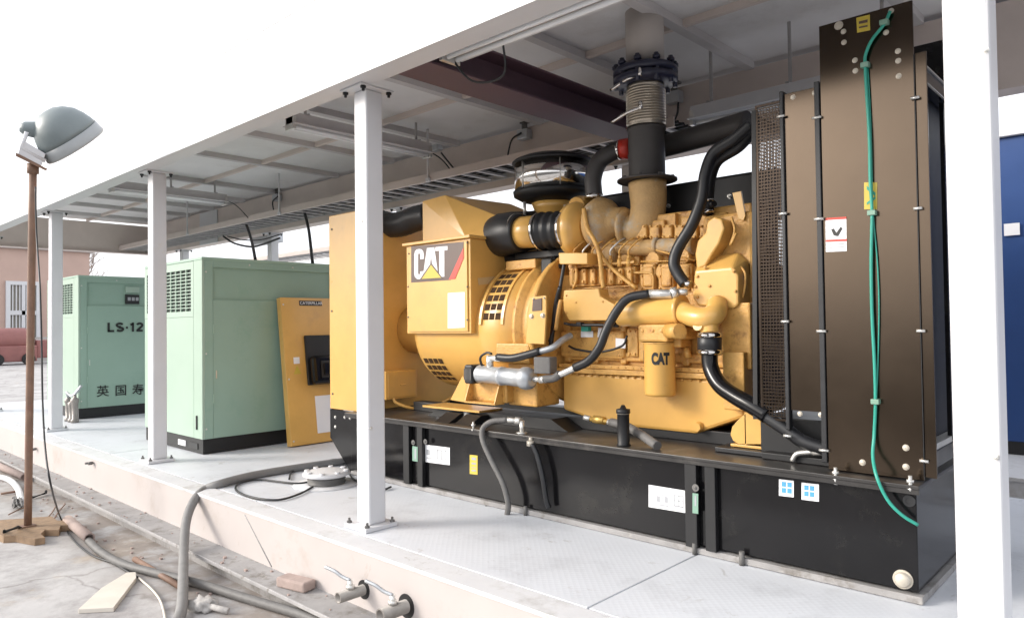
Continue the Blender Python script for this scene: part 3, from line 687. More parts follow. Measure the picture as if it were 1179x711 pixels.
# upright bracket with eye
def YP(L, Y): return [(PY(x, y, Y).x, PY(x, y, Y).z) for x, y in L]
b = MB(); b.prism(YP([(606, 395), (609, 360), (611, 342), (629, 340), (629, 362), (627, 396)], 3.66), 'Y', 3.655, 3.67, .002); br = G('support_bracket', b, 'yellow')
b = MB(); b.prism(YP([(613, 358), (614, 345), (624, 343), (624, 357)], 3.654), 'Y', 3.650, 3.6545); G('bracket_opening', b, 'decal_dark', br)
b = MB()
for px, py in ((612, 364), (625, 363), (615, 344), (627, 343)): b.bolt(PY(px, py, 3.655), (0, -1, 0), .016 if py > 350 else .006, .014)
G('bracket_bolts', b, 'boltm', br)
b = MB(); b.box(-3.62, -3.30, 3.70, 3.86, .98, 1.12, .01); b.box(-3.9, -3.5, 3.68, 3.95, .70, .9, .01); b.box(-3.55, -3.28, 3.75, 4.0, .68, .98, .012)
b.box(-4.05, -3.9, 3.95, 4.2, 1.66, 1.80, .008); b.box(-3.75, -3.45, 3.95, 4.3, 1.66, 1.73, .008); G('mount_castings', b, 'yellow_cast')
b = MB(); b.prism(YP([(536, 440), (573, 441), (572, 466), (537, 463)], 3.70), 'Y', 3.70, 3.71)
q0, q1 = PY(537, 463, 3.62), PY(572, 466, 3.62)
b.box(q0.x, q1.x, 3.60, 3.699, q1.z, q1.z+.01); b.prism([(3.60, q1.z+.011), (3.699, q1.z+.011), (3.699, q1.z+.17), (3.66, q1.z+.17)], 'X', q1.x-.009, q1.x); b.prism([(3.60, q1.z+.011), (3.699, q1.z+.011), (3.699, q1.z+.17), (3.66, q1.z+.17)], 'X', q0.x, q0.x+.009)
G('pump_bracket', b, 'yellow_cast')
b = MB(); b.prism(YP([(533, 432), (537, 440), (537, 463), (519, 460)], 3.74), 'Y', 3.735, 3.745, .002); b.box(-4.5, -3.85, 3.75, 4.0, .60, .615); G('front_mount', b, 'yellow')
b = MB(); b.lathe((-4.0, 3.82, .526), (0, 0, 1), [(0, .09), (.03, .1), (.06, .07), (.074, .07)], 20); b.box(-4.3, -3.75, 3.72, 3.95, .525, .54); G('rubber_mount', b, 'rubber')

# control box
CYf = 3.70
b = MB(); b.box(-4.64, -3.885, CYf+.012, 4.66, 1.19, 1.90, .005); cb = G('control_box', b, 'yellow')
b = MB(); b.box(-4.605, -3.91, CYf, CYf+.012, 1.205, 1.885, .004); G('box_door', b, 'yellow', cb)
b = MB(); b.box(-4.665, -3.865, CYf-.015, 4.68, 1.901, 1.925, .005); G('box_lid', b, 'yellow', cb)
b = MB()
for px, py in ((470, 330), (470, 365), (538, 279), (538, 330), (538, 368), (471, 292)): b.bolt(PY(px, py, CYf-.0), (0, -1, 0), .006)
G('door_screws', b, 'rubber_grey', cb)
DY = CYf-.001
def Z3(x, y): return (460+x/5.929, 220+y/5.929)   # measured on an enlargement of the emblem
def dec(name, pts, m, o, parent): 
    b = MB(); plate(b, [PY(*Z3(x, y), DY-o) for x, y in pts], (0, -1, 0), .0012); return G(name, b, m, parent)
dk = dec('emblem_plate', [(80, 378), (438, 345), (436, 395), (350, 606), (80, 624)], 'decal_dark', 0, cb)
dec('red_slash', [(437, 385), (438, 455), (378, 600), (335, 603), (345, 585)], 'label_red', .0013, dk)
C = [(166, 462), (166, 430), (162, 410), (150, 397), (135, 394), (118, 398), (106, 410), (101, 432), (101, 565), (106, 585), (118, 598), (135, 600), (148, 594), (156, 583), (166, 545), (142, 548), (142, 562), (134, 572), (127, 562), (127, 432), (134, 422), (142, 432), (142, 465)]
dec('letter', C, 'label_white', .0013, dk)
dec('letter', [(160, 582), (188, 388), (238, 383), (264, 572), (239, 574), (218, 548), (196, 578)], 'label_white', .0013, dk)
dec('letter_gap', [(209, 505), (215, 440), (222, 505)], 'decal_dark', .0026, dk)
dec('letter', [(244, 408), (246, 382), (328, 374), (328, 402), (306, 404), (306, 583), (272, 586), (272, 407)], 'label_white', .0013, dk)
dec('triangle_border', [(138, 603), (216, 488), (296, 594)], 'decal_dark', .0027, dk)
dec('yellow_triangle', [(152, 598), (216, 503), (284, 590)], 'label_yellow', .004, dk)
dec('paper_label', [(330, 695), (445, 688), (445, 930), (330, 935)], 'label_white', .0002, cb)
b = MB(); q = [PX(550, 320, -3.884), PX(570, 318, -3.884), PX(570, 326, -3.884), PX(551, 328, -3.884)]
plate(b, q, (1, 0, 0), .001); G('faded_label', b, 'faded', cb)
# hood on top
b = MB(); b.hull([(-4.61, 3.86, 1.926), (-4.61, 3.86, 2.285), (-4.33, 3.86, 2.30), (-4.03, 3.80, 1.926), (-4.61, 4.6, 1.926), (-4.61, 4.6, 2.29), (-4.3, 4.6, 2.31), (-3.72, 4.55, 2.07), (-3.72, 4.5, 1.926), (-3.80, 3.90, 1.926), (-3.82, 3.95, 2.08)], .006)
G('air_hood', b, 'yellow')

# ---------------- engine
b = MB(); b.prism([(-3.22, .91), (-3.22, .65), (-2.83, .575), (-2.19, .575), (-1.87, .70), (-1.86, .91)], 'Y', 3.96, 4.56, .02); pan = G('oil_pan', b, 'yellow_pan')
b = MB(); b.box(-3.25, -1.84, 3.935, 4.58, .912, .945, .004); b.box(-3.24, -1.85, 3.945, 4.57, .948, .975, .003); G('pan_rail', b, 'yellow_cast', pan)
b = MB()
for i in range(24): b.bolt((-3.2+i*.058, 3.955, .905), (0, 0, -1), .010, .012); b.bolt((-3.2+i*.058, 3.945, .962), (0, -1, 0), .007, .006)
G('pan_bolts', b, 'yellow_cast', pan)
b = MB(); c = PY(804, 491, 3.95); b.lathe(c+V(0, .02, 0), (0, -1, 0), [(0, .035), (.02, .035), (.03, .028), (.045, .028)], 6); G('drain_plug', b, 'yellow_pan', pan)
b = MB(); b.box(-3.28, -1.83, 4.02, 4.50, .96, 1.60, .01)
for x in (-3.22, -2.98, -2.75, -2.52, -2.29, -2.05): b.box(x, x+.05, 3.985, 4.03, .98, 1.25, .012)
b.box(-3.2, -1.9, 3.99, 4.03, 1.0, 1.06, .01); b.box(-2.1, -1.86, 3.93, 4.05, .98, 1.25, .02); b.box(-3.24, -2.7, 3.96, 4.03, 1.02, 1.20, .02); b.box(-2.6, -2.5, 3.97, 4.03, 1.0, 1.2, .02)
blk = G('engine_block', b, 'yellow_cast')
b = MB(); b.box(-3.23, -1.87, 4.10, 4.48, 1.60, 1.96, .012)
for i in range(6):
    x = -3.14+i*.215; b.box(x-.075, x+.075, 4.06, 4.11, 1.63, 1.72, .01); b.cyl((x, 4.13, 1.66), (x, 4.0, 1.66), .045); b.box(x-.09, x-.08, 4.06, 4.11, 1.60, 1.95, .003); b.box(x-.05, x+.05, 4.07, 4.11, 1.78, 1.92, .012)
head = G('cylinder_head', b, 'yellow_cast')
b = MB(); b.box(-3.24, -1.80, 4.35, 4.95, 1.96, 2.20, .02); G('valve_cover', b, 'black_matt')
b = MB(); b.prism([(-3.2, 2.16), (-3.2, 2.21), (-1.72, 2.29), (-1.72, 2.10)], 'Y', 4.96, 5.02); G('charge_air_duct', b, 'rubber_grey')
b = MB()
for px, py in ((770, 237), (840, 226), (781, 254)): b.bolt(PY(px, py, 4.35), (0, -1, 0), .012, .02)
G('cover_bolts', b, 'steel')
# side details: random small cast items, pipes & bolts on the block
b = MB()
random.seed(11)
for i in range(40):
    px = random.uniform(652, 800); py = random.uniform(302, 334); c = PY(px, py, 4.0); s = random.uniform(.005, .013)
    if i % 2: b.cyl(c+V(0, .08, 0), c+V(0, -.012, 0), s*.8, seg=10)
    else: b.box(c.x-s, c.x+s*1.3, c.y-.02, 4.08, c.z-s, c.z+s, .003)
for i in range(40):
    px = random.uniform(650, 800); py = random.uniform(376, 415); c = PY(px, py, 4.01); s = random.uniform(.005, .014)
    if i % 3: b.box(c.x-s*1.3, c.x+s*1.2, c.y-.015-s, 4.04, c.z-s, c.z+s*1.3, .003)
    else: b.bolt(c, (0, -1, 0), s*.8, .02)
G('side_fittings', b, 'yellow_cast', blk)['kind'] = 'stuff'
b = MB(); c = PY(763, 313, 4.0); b.lathe(c+V(0, .06, 0), (0, -1, 0), [(0, .06), (.05, .06), (.07, .045), (.07, .012), (.05, .012), (.05, 0)], 22); G('port_boss', b, 'yellow_cast', blk)
b = MB()
for L, Y, r in (([(688, 286), (698, 302), (715, 318), (733, 332)], 3.93, .014), ([(672, 240), (676, 262), (684, 276), (690, 292), (693, 318), (695, 332)], 3.88, .016),
                ([(722, 314), (745, 314), (752, 318), (752, 335)], 3.97, .008), ([(738, 301), (790, 300)], 3.97, .005), ([(648, 300), (690, 305), (735, 304)], 3.98, .007), ([(700, 280), (735, 283), (800, 300)], 4.0, .006),
                ([(663, 305), (664, 320), (660, 332)], 3.92, .01), ([(842, 250), (846, 265), (841, 282), (848, 268)], 3.95, .008)):
    b.tube([PY(x, y, Y) for x, y in L], r, 8, 5)
G('oil_lines', b, 'yellow_cast', blk)
def bxp(b, x0, y0, x1, y1, Y0, Y1, bv=.004):
    p = PY(x0, y1, Y0); q = PY(x1, y0, Y0); b.box(p.x, q.x, Y0, Y1, p.z, q.z, bv)
b = MB(); bxp(b, 655, 306, 731, 331, 3.975, 4.06, .01); bxp(b, 652, 328, 733, 333, 3.955, 3.974, .004); bxp(b, 656, 303, 730, 306, 3.95, 3.974, .003); G('fuel_pump_body', b, 'yellow_cast', blk)
for i in range(7):
    x = 661+i*10.5
    b = MB(); bxp(b, x-2.6, 309, x+2.6, 327, 3.945, 3.974, .006); c = PY(x, 307, 3.955); b.cyl(c, c+V(0, 0, .05), .017, seg=6); b.cyl(c+V(0, 0, .05), c+V(0, 0, .075), .010, seg=8)
    for yy in (312, 324): b.bolt(PY(x, yy, 3.945), (0, -1, 0), .010, .012)
    G('pump_element', b, 'yellow_cast', blk)
    b = MB(); a_ = c+V(0, 0, .07); b.tube([a_, a_+V(.01, -.01, .04), a_+V(.05, .02, .09), a_+V(.07, .07, .12)], .0065, 8, 5); G('fuel_line', b, 'steel' if i % 3 == 1 else 'yellow_cast', blk)
for i in range(3):
    x0 = 737+i*21
    b = MB(); bxp(b, x0, 303, x0+17, 334, 3.985, 4.02, .008); bxp(b, x0+3, 307, x0+14, 330, 3.972, 3.984, .01)
    for dx in (2, 15):
        for yy in (305.5, 318, 331.5): b.bolt(PY(x0+dx, yy, 3.985), (0, -1, 0), .008, .01)
    G('inspection_cover', b, 'yellow_cast', blk)
for i in range(6):
    x0 = 733+i*14.5
    b = MB(); bxp(b, x0, 258, x0+11, 275, 4.03, 4.1, .008)
    for yy in (260.5, 272.5):
        for dx in (2, 9): b.bolt(PY(x0+dx, yy, 4.03), (0, -1, 0), .008, .014)
    G('port_flange', b, 'yellow_cast', head)
for x0, x1, y0, y1 in ((652, 682, 380, 408), (686, 716, 392, 412), (722, 734, 378, 410)):
    b = MB(); bxp(b, x0, y0, x1, y1, 3.965, 4.0, .008)
    for xx in (x0+3, x1-3):
        for yy in (y0+3, y1-3): b.bolt(PY(xx, yy, 3.965), (0, -1, 0), .008, .01)
    G('side_cover', b, 'yellow_cast', blk)
b = MB(); b.tube([PY(655, 398, 3.93), PY(664, 402, 3.92), PY(690, 405, 3.92), PY(716, 398, 3.92), PY(722, 386, 3.93)], .008, 8, 5); G('sensor_wire', b, 'rubber', blk)
b = MB(); b.tube([PY(650, 372, 3.85), PY(662, 374, 3.84), PY(690, 374, 3.84), PY(712, 375, 3.85)], .010, 8, 5); G('wiring_loom', b, 'rubber', blk)
b = MB()
for xx in (668, 705): c = PY(xx, 373, 3.84); b.box(c.x-.02, c.x+.02, 3.82, 3.86, c.z-.014, c.z+.014, .003)
G('clamp', b, 'rubber', blk)
# small plates (data plates, green connector)
b = MB()
for q in ([(669, 381), (683, 381), (683, 388), (669, 388)], [(689, 377), (701, 378), (699, 389), (688, 388)], [(709, 389), (721, 390), (720, 401), (709, 400)]): plate(b, [PY(x, y, 3.955) for x, y in q], (0, -1, 0), .002)
G('data_plates', b, 'label_white', blk)
b = MB(); c = PY(676, 378, 3.93); b.box(c.x-.03, c.x+.03, 3.9, 3.94, c.z-.02, c.z+.02, .004); G('green_connector', b, 'green_hose', blk)
# engine control module
b = MB(); b.prism(YP([(648, 345), (649, 334), (689, 332), (691, 341), (700, 346), (712, 353), (718, 362), (712, 369), (655, 369), (649, 358)], 3.82), 'Y', 3.82, 3.93, .008); em = G('control_module', b, 'yellow')
b = MB()
for px, py in ((663, 348), (652, 340), (652, 360), (706, 366), (694, 347)): b.bolt(PY(px, py, 3.82), (0, -1, 0), .007)
G('module_bolts', b, 'yellow_cast', em)
b = MB(); b.prism(YP([(643, 291), (676, 291), (676, 304), (644, 304)], 3.85), 'Y', 3.85, 3.99, .005); G('sensor_box', b, 'yellow')
# jacket water cylinder
b = MB(); c0 = PY(715, 360, 3.84); c1_ = PY(781, 357, 3.84)
b.lathe(c0, c1_-c0, [(-.03, .055), (0, .085), (.02, .088), ((c1_-c0).length, .088), ((c1_-c0).length+.005, .096), ((c1_-c0).length+.03, .096)], 30); G('oil_cooler', b, 'yellow')
b = MB(); b.tube([PY(783, 357, 3.84), PY(795, 363, 3.78), PY(810, 366, 3.76), PY(823, 361, 3.80), PY(826, 350, 3.88)], .062, 18, 6); b.tube([PY(812, 362, 3.78), PY(816, 372, 3.78), PY(817, 382, 3.78)], .052, 16); b.lathe(PY(805, 375, 3.74), (0, -1, .2), [(0, .03), (.02, .03)], 12); G('water_elbow', b, 'yellow')
b = MB(); b.box(-2.32, -2.22, 3.86, 4.0, 1.10, 1.26, .015); b.cyl(PY(770, 381, 3.80), PY(783, 381, 3.74), .045); b.box(-2.3, -2.1, 3.9, 4.0, 1.2, 1.32, .01); b.cyl(PY(790, 400, 3.95), PY(793, 412, 3.95), .02); G('pump_flange', b, 'yellow_cast')
# oil filter
c = PY(754, 400, 3.80); fc = V(c.x, 3.85, 0)
zt, zb_ = PY(754, 394, 3.8).z, PY(754, 457, 3.77).z
b = MB(); b.lathe((fc.x, fc.y, zb_), (0, 0, 1), [(0, .06), (.004, .088), (.02, .094), (zt-zb_-.02, .094), (zt-zb_-.01, .098), (zt-zb_, .098)], 40); ofl = G('oil_filter', b, 'yellow_pan')
def bend(c, u0=.0, z0=0): pass
def mkbend(x0, z0, r=.0955):
    def f(c):
        a = (c.x+x0)/r
        return V(fc.x+math.sin(a)*(r+c.z), fc.y-math.cos(a)*(r+c.z), z0+c.y)
    return f
text('filter_lettering', 'CAT', .092, (0, 0, 0), (1, 0, 0), (0, 0, 1), 'ink', ofl, .0008, .0058, bend=mkbend(.004, zt-.128), sx=.60)

b = MB(); a = (-80); 
b.hull([V(fc.x+math.sin(rad(q))*.0962, fc.y-math.cos(rad(q))*.0962, z) for q in (-66, -58) for z in (zt-.13, zt-.05)]+[V(fc.x+math.sin(rad(q))*.0945, fc.y-math.cos(rad(q))*.0945, z) for q in (-66, -58) for z in (zt-.13, zt-.05)]); G('filter_mark', b, 'ink', ofl)
b = MB(); b.box(fc.x-.11, fc.x+.10, 3.78, 4.0, zt+.001, zt+.11, .015)
for dx in (-.075, .0, .06): b.bolt((fc.x+dx, 3.78, zt+.07), (0, -1, 0), .010)
b.cyl((fc.x, fc.y, zt+.0), (fc.x, fc.y, zt-.01), .1); b.box(fc.x+.1, fc.x+.2, 3.82, 3.98, zt+.02, zt+.09, .015); G('filter_head', b, 'yellow_cast')
# front timing cover and gearbox
b = MB(); b.prism(YP([(802, 310), (800, 292), (803, 277), (812, 268), (814, 255), (822, 249), (831, 252), (834, 263), (828, 280), (820, 292), (812, 306)], 3.9), 'Y', 3.90, 4.02, .01); G('timing_cover', b, 'yellow')
b = MB(); b.hull([PY(x, y, 3.88) for x, y in ((800, 312), (843, 308), (850, 318), (850, 350), (845, 355), (803, 352), (797, 342))]+[V(PY(x, y, 3.88).x+.03, 4.3, PY(x, y, 3.88).z) for x, y in ((800, 312), (843, 308), (850, 350), (803, 352))]+[PY(x, y, 4.0) for x, y in ((806, 297), (850, 290), (860, 300), (862, 350))], .012); gh = G('gear_housing', b, 'yellow')
b = MB()
for px, py in ((803, 318), (801, 330), (803, 342), (817, 329), (845, 312), (847, 335), (812, 308)): b.bolt(PY(px, py, 3.88), (0, -1, 0), .009, .012)
G('housing_bolts', b, 'yellow_cast', gh)
b = MB(); b.tube([PY(851, 305, 3.95), PY(858, 315, 3.93), PY(857, 335, 3.93), PY(852, 349, 3.94)], .008, 8); b.box(-2.15, -1.83, 4.02, 4.4, 1.40, 1.9, .02); b.box(-1.98, -1.80, 3.90, 4.1, .98, 1.36, .01); b.box(-1.95, -1.82, 3.85, 4.0, .75, 1.08, .008); G('front_casting', b, 'yellow_cast')
b = MB(); b.prism(YP([(843, 222), (853, 220), (858, 248), (856, 254), (850, 252)], 4.0), 'Y', 4.0, 4.015, .002); G('lifting_lug', b, 'yellow')
# engine foot
b = MB(); b.prism(YP([(862, 455), (863, 468), (858, 476), (849, 484), (843, 491), (841, 500), (844, 507), (851, 511), (884, 511), (888, 506), (888, 486), (875, 480), (873, 460)], 3.80), 'Y', 3.80, 3.812, .002)
b.box(-1.885, -1.68, 3.80, 3.98, .555, .57, .003); b.box(-1.80, -1.79, 3.80, 4.0, .57, .75, .002); G('engine_foot', b, 'yellow')
b = MB(); b.box(-1.95, -1.62, 3.74, 4.0, .526, .552, .004); b.cyl((-1.76, 3.87, .57), (-1.76, 3.87, .595), .022, seg=6); G('foot_pad', b, 'rubber')

# turbocharger
tc = PY(692, 258, 4.08)
b = MB(); b.lathe((tc.x-.07, tc.y, tc.z), (1, 0, 0), [(0, .12), (.02, .165), (.08, .19), (.14, .165), (.18, .12), (.20, .10), (.27, .095)], 40)
b.tube([tc+V(0, -.02, -.1), tc+V(.02, .0, -.22), tc+V(.06, .02, -.3)], .07, 16); tb = G('turbine_housing', b, 'yellow_hot')
cc = PY(662, 265, 4.06)
b = MB(); b.lathe((cc.x-.04, cc.y, cc.z), (1, 0, 0), [(0, .125), (.005, .14), (.02, .19), (.08, .20), (.12, .185), (.13, .15), (.17, .12)], 44)
b.tube([cc+V(.03, -.02, .17), cc+V(.0, .1, .2), cc+V(-.05, .25, .2)], .06, 14); G('compressor_housing', b, 'yellow')
b = MB(); b.lathe(PY(722, 263, 4.1)+V(-.02, 0, 0), (1, -.0, 0), [(0, .115), (.01, .135), (.03, .135), (.04, .115)], 36); G('band_clamp', b, 'yellow_hot')
b = MB(); b.tube([PY(717, 262, 4.12), PY(732, 266, 4.12), PY(742, 257, 4.13), PY(746.5, 238, 4.15), V(-2.62, 4.15, 2.195)], [.095, .112, .115, .118, .128], 28, 6); G('exhaust_elbow', b, 'yellow_hot')
b = MB(); b.tube([PY(700, 283, 4.08), PY(735, 285, 4.05), PY(770, 284, 4.05), PY(800, 283, 4.05)], .055, 16); b.box(-2.9, -2.8, 4.0, 4.12, 1.62, 1.78, .02); b.lathe(PY(755, 284, 4.05), (1, 0, 0), [(0, .065), (.03, .065)], 20); G('exhaust_manifold', b, 'yellow_hot')
ex = PY(745, 210, 4.15); ex.y = 4.15; ex.x = -2.62
b = MB(); b.lathe((ex.x, ex.y, 2.20), (0, 0, 1), [(0, .20), (.012, .20), (.014, .13)], 36)
for k in range(8): b.bolt((ex.x+.17*math.cos(k*.785+.3), ex.y+.17*math.sin(k*.785+.3), 2.212), (0, 0, 1), .016, .018)
G('exhaust_flange', b, 'muffler')
b = MB(); b.lathe((ex.x, ex.y, 2.213), (0, 0, 1), [(0, .117), (.012, .122), (.32, .122), (.33, .13), (.345, .13)], 40); G('silencer_pipe', b, 'muffler')
# black pipe from compressor to cooler
b = MB(); b.tube([PY(684, 226, 4.15), PY(683, 205, 4.15), PY(690, 186, 4.18), PY(704, 176, 4.22), PY(716, 172, 4.26)], .062, 20, 7); G('boost_pipe', b, 'muffler')
b = MB(); b.lathe(PY(684, 229, 4.15), (0, 0, 1), [(0, .068), (.03, .068)], 24); b.lathe(PY(713, 173, 4.24), (1, .1, 0), [(0, .068), (.02, .068)], 20); G('clamp', b, 'chrome')
b = MB(); b.lathe(PY(715, 172.5, 4.25), (1, .1, .0), [(0, .072), (.09, .072)], 24); G('red_coupling', b, 'red')
b = MB(); b.tube([PY(722, 176, 4.27), PY(765, 168, 4.4), PY(810, 156, 4.42), PY(862, 141, 4.4)], .078, 20, 5); G('cooler_pipe', b, 'muffler')
# two long hoses
b = MB(); b.tube([PY(866, 142, 3.98), PY(845, 160, 3.98), PY(822, 176, 3.98), PY(812, 200, 3.96), PY(808, 228, 3.94), PY(797, 258, 3.92), PY(781, 285, 3.90), PY(776, 303, 3.88), PY(781, 316, 3.88), PY(789, 327, 3.88)], .036, 14, 7); G('coolant_hose', b, 'rubber')
b = MB(); b.tube([PY(866, 150, 4.05), PY(850, 168, 4.05), PY(826, 184, 4.06), PY(817, 205, 4.06), PY(814, 232, 4.05)], .040, 14, 7); G('coolant_hose', b, 'rubber')
b = MB(); c = PY(814, 240, 4.05); b.lathe(c+V(0, 0, -.04), (0, 0, 1), [(0, .04), (.12, .04)], 16); b.tube([c+V(.02, 0, .02), c+V(.06, -.02, .02)], .02, 8); G('hose_fitting', b, 'black_matt')
b = MB(); b.lathe(c+V(0, 0, -.03), (0, 0, 1), [(0, .044), (.02, .044)], 16); b.lathe(c+V(0, 0, .04), (0, 0, 1), [(0, .044), (.015, .044)], 16); b.cyl(PY(790, 326, 3.87), PY(795, 328, 3.87), .025); G('clamp', b, 'chrome')
# air cleaner
ac = PY(637, 230, 4.3)
b = MB(); b.lathe((ac.x, 4.3, 2.19), (0, 0, 1), [(0, .17), (.02, .25), (.05, .305), (.085, .312), (.09, .285)], 56); acn = G('air_cleaner', b, 'black_matt')
b = MB(); b.lathe((ac.x, 4.3, 2.281), (0, 0, 1), [(0, .298), (.205, .298)], 56); G('filter_screen', b, 'chrome', acn)
b = MB(); b.lathe((ac.x, 4.3, 2.487), (0, 0, 1), [(0, .315), (.015, .318), (.03, .30), (.055, .24), (.07, .12), (.073, 0)], 56); G('rain_cap', b, 'black_matt', acn)
b = MB(); b.lathe((ac.x, 4.3, 2.02), (0, 0, 1), [(0, .10), (.03, .10), (.12, .15), (.168, .17)], 36); G('cleaner_neck', b, 'yellow', acn)
b = MB(); 
for a in (200, 260, 320): b.tube([V(ac.x+.3*math.cos(rad(a)), 4.3+.3*math.sin(rad(a)), 2.28), V(ac.x+.3*math.cos(rad(a)), 4.3+.3*math.sin(rad(a)), 2.48)], .004, 6)
b.cyl(PY(604, 232, 4.1), PY(604, 250, 4.1), .012); b.cyl(PY(651, 236, 4.05), PY(651, 247, 4.05), .015); G('clamp_rods', b, 'steel', acn)
b = MB(); b.tube([V(ac.x-.0, 4.3, 2.06), V(ac.x-.13, 4.25, 2.0), V(ac.x-.27, 4.15, 1.97), V(ac.x-.33, 4.05, 1.95), PY(587, 269, 3.99), PY(601, 268, 3.99)], [.12, .145, .17, .17, .155, .14], 32, 6); G('rubber_elbow', b, 'rubber')
b = MB(); b.tube([PY(592, 268, 3.99), PY(624, 266, 3.99)], .118, 32, 0); G('intake_pipe', b, 'yellow')
b = MB()
pts = [PY(621+i*1.9, 266-i*.1, 3.99+i*.003) for i in range(20)]
for i, p in enumerate(pts): pass
pr = [(i*.0165, .138 if i % 4 in (1, 2) else .126) for i in range(19)]
b.lathe(PY(621, 266, 3.99), pts[-1]-pts[0], pr, 36); G('intake_bellows', b, 'rubber')
b = MB()
for px in (596, 623, 653): b.lathe(PY(px, 267.5-(px-596)*.05, 3.99), (1, 0, 0), [(0, .144), (.022, .144)], 36)
G('hose_clamps', b, 'chrome')
b = MB(); b.tube([PY(575, 288, 4.15), PY(600, 300, 4.15), PY(630, 300, 4.15), PY(655, 290, 4.15)], .075, 16); G('breather_pipe', b, 'rubber')
# black things between alternator and engine top
b = MB(); b.box(-3.75, -3.2, 4.05, 4.35, 1.74, 1.80, .01); b.tube([PY(622, 325, 4.0), PY(646, 305, 4.0)], .02, 8); b.tube([PY(612, 322, 4.05), PY(640, 296, 4.05)], .014, 8); b.box(-3.4, -3.3, 3.95, 4.1, 1.60, 1.72, .01); b.box(-3.8, -3.2, 4.36, 4.6, 1.5, 2.0, .01); G('wiring_bracket', b, 'black_matt')
b = MB(); b.tube([PY(650, 302, 3.9), PY(646, 325, 3.88), PY(643, 345, 3.86), PY(640, 370, 3.84), PY(633, 393, 3.82)], .013, 8); b.tube([PY(645, 330, 3.84), PY(640, 350, 3.85), PY(637, 375, 3.84), PY(634, 398, 3.82)], .016, 8); G('wiring_loom', b, 'rubber')
b = MB(); b.tube([PY(646, 345, 3.83), PY(643, 360, 3.83), PY(640, 380, 3.82)], .015, 8); G('loom_sleeve', b, 'yellow_cast')

# coolant heater pump
pc0, pc1 = PY(552, 430, 3.62), PY(613, 436, 3.62)
b = MB(); L_ = (pc1-pc0).length; b.lathe(pc0, pc1-pc0, [(0, .062), (.01, .066), (.03, .060), (L_*.42, .060), (L_*.43, .066), (L_*.47, .066), (L_*.48, .060), (L_*.80, .062), (L_*.84, .074), (L_*.9, .078), (L_*.97, .07), (L_, .045)], 30); hp = G('coolant_heater', b, 'alu')
b = MB(); c = PY(546, 430, 3.62); b.box(c.x-.035, c.x+.05, 3.55, 3.69, c.z-.068, c.z+.068, .015); G('motor_cap', b, 'black_matt', hp)
b = MB()
for i in range(6): b.box(c.x-.03+i*.013, c.x-.024+i*.013, 3.546, 3.5495, c.z-.04, c.z+.04)
G('cap_ribs', b, 'rubber_grey', hp)
b = MB(); c = PY(564, 412, 3.62); b.cyl(c+V(0, 0, -.07), c+V(0, 0, .02), .026); b.cyl(c, c+V(.12, 0, 0), .022); G('outlet_fitting', b, 'steel', hp)
b = MB(); b.cyl(PY(615, 436, 3.62), PY(624, 437, 3.62), .02, seg=6); b.cyl(PY(622, 437, 3.62), PY(630, 436, 3.61), .025); G('inlet_fitting', b, 'steel', hp)
b = MB(); b.tube([PY(627, 436, 3.61), PY(638, 435, 3.61), PY(645, 430, 3.61)], .026, 10); c = PY(628, 421, 3.64); b.box(c.x-.07, c.x+.07, 3.6, 3.68, c.z-.05, c.z+.06, .008); G('valve_block', b, 'rubber_grey', hp)
b = MB(); b.tube([PY(573, 411, 3.62), PY(590, 412, 3.62), PY(608, 408, 3.64), PY(622, 404, 3.66)], .028, 12); G('heater_hose', b, 'rubber')
b = MB(); b.tube([PY(620, 405, 3.66), PY(636, 400, 3.7), PY(648, 391, 3.78), PY(657, 386, 3.86)], .022, 12); G('braided_hose', b, 'alu')
b = MB(); b.tube([PY(556, 424, 3.62), PY(553, 412, 3.60), PY(560, 406, 3.60), PY(566, 407, 3.6)], .009, 8); G('pump_wire', b, 'rubber')
b = MB(); b.tube([PY(643, 432, 3.61), PY(652, 428, 3.62), PY(665, 422, 3.62)], .022, 12); G('heater_hose_sleeve', b, 'steel')
b = MB(); b.tube([PY(662, 423, 3.62), PY(678, 415, 3.62), PY(690, 400, 3.62), PY(698, 380, 3.64), PY(710, 358, 3.68), PY(724, 343, 3.72), PY(748, 338, 3.76)], .028, 14, 7); G('heater_hose', b, 'rubber')
b = MB(); b.cyl(PY(747, 338, 3.76), PY(774, 338, 3.78), .026); b.cyl(PY(773, 338, 3.78), PY(780, 336, 3.80), .034, seg=6); b.cyl(PY(780, 336, 3.80), PY(792, 336, 3.82), .02); G('hose_end_fitting', b, 'steel')
# lower radiator hose
b = MB(); b.cyl(PY(817, 383, 3.78), PY(817, 408, 3.78), .068, seg=28); lh = G('hose_coupling', b, 'rubber')
b = MB()
for y in (385.5, 405): c = PY(817, y, 3.78); b.lathe(c+V(0, 0, -.012), (0, 0, 1), [(0, .072), (.026, .072)], 28); b.cyl(c+V(-.02, -.075, 0), c+V(.03, -.075, 0), .009)
G('coupling_clamps', b, 'chrome', lh)
b = MB(); b.tube([PY(817, 402, 3.78), PY(818, 422, 3.77), PY(828, 442, 3.74), PY(845, 455, 3.72), PY(866, 467, 3.70), PY(884, 478, 3.69)], .046, 20, 7); G('radiator_hose', b, 'black')
b = MB(); b.tube([PY(880, 478, 3.69), PY(905, 494, 3.69), PY(925, 508, 3.69), PY(955, 518, 3.70)], .035, 14, 6); G('radiator_hose', b, 'rubber')
b = MB(); b.tube([PY(912, 530, 3.68), PY(918, 522, 3.68), PY(935, 520, 3.69)], .013, 8); b.cyl(PY(936, 520, 3.69), PY(950, 520, 3.69), .016); G('braided_line', b, 'steel')
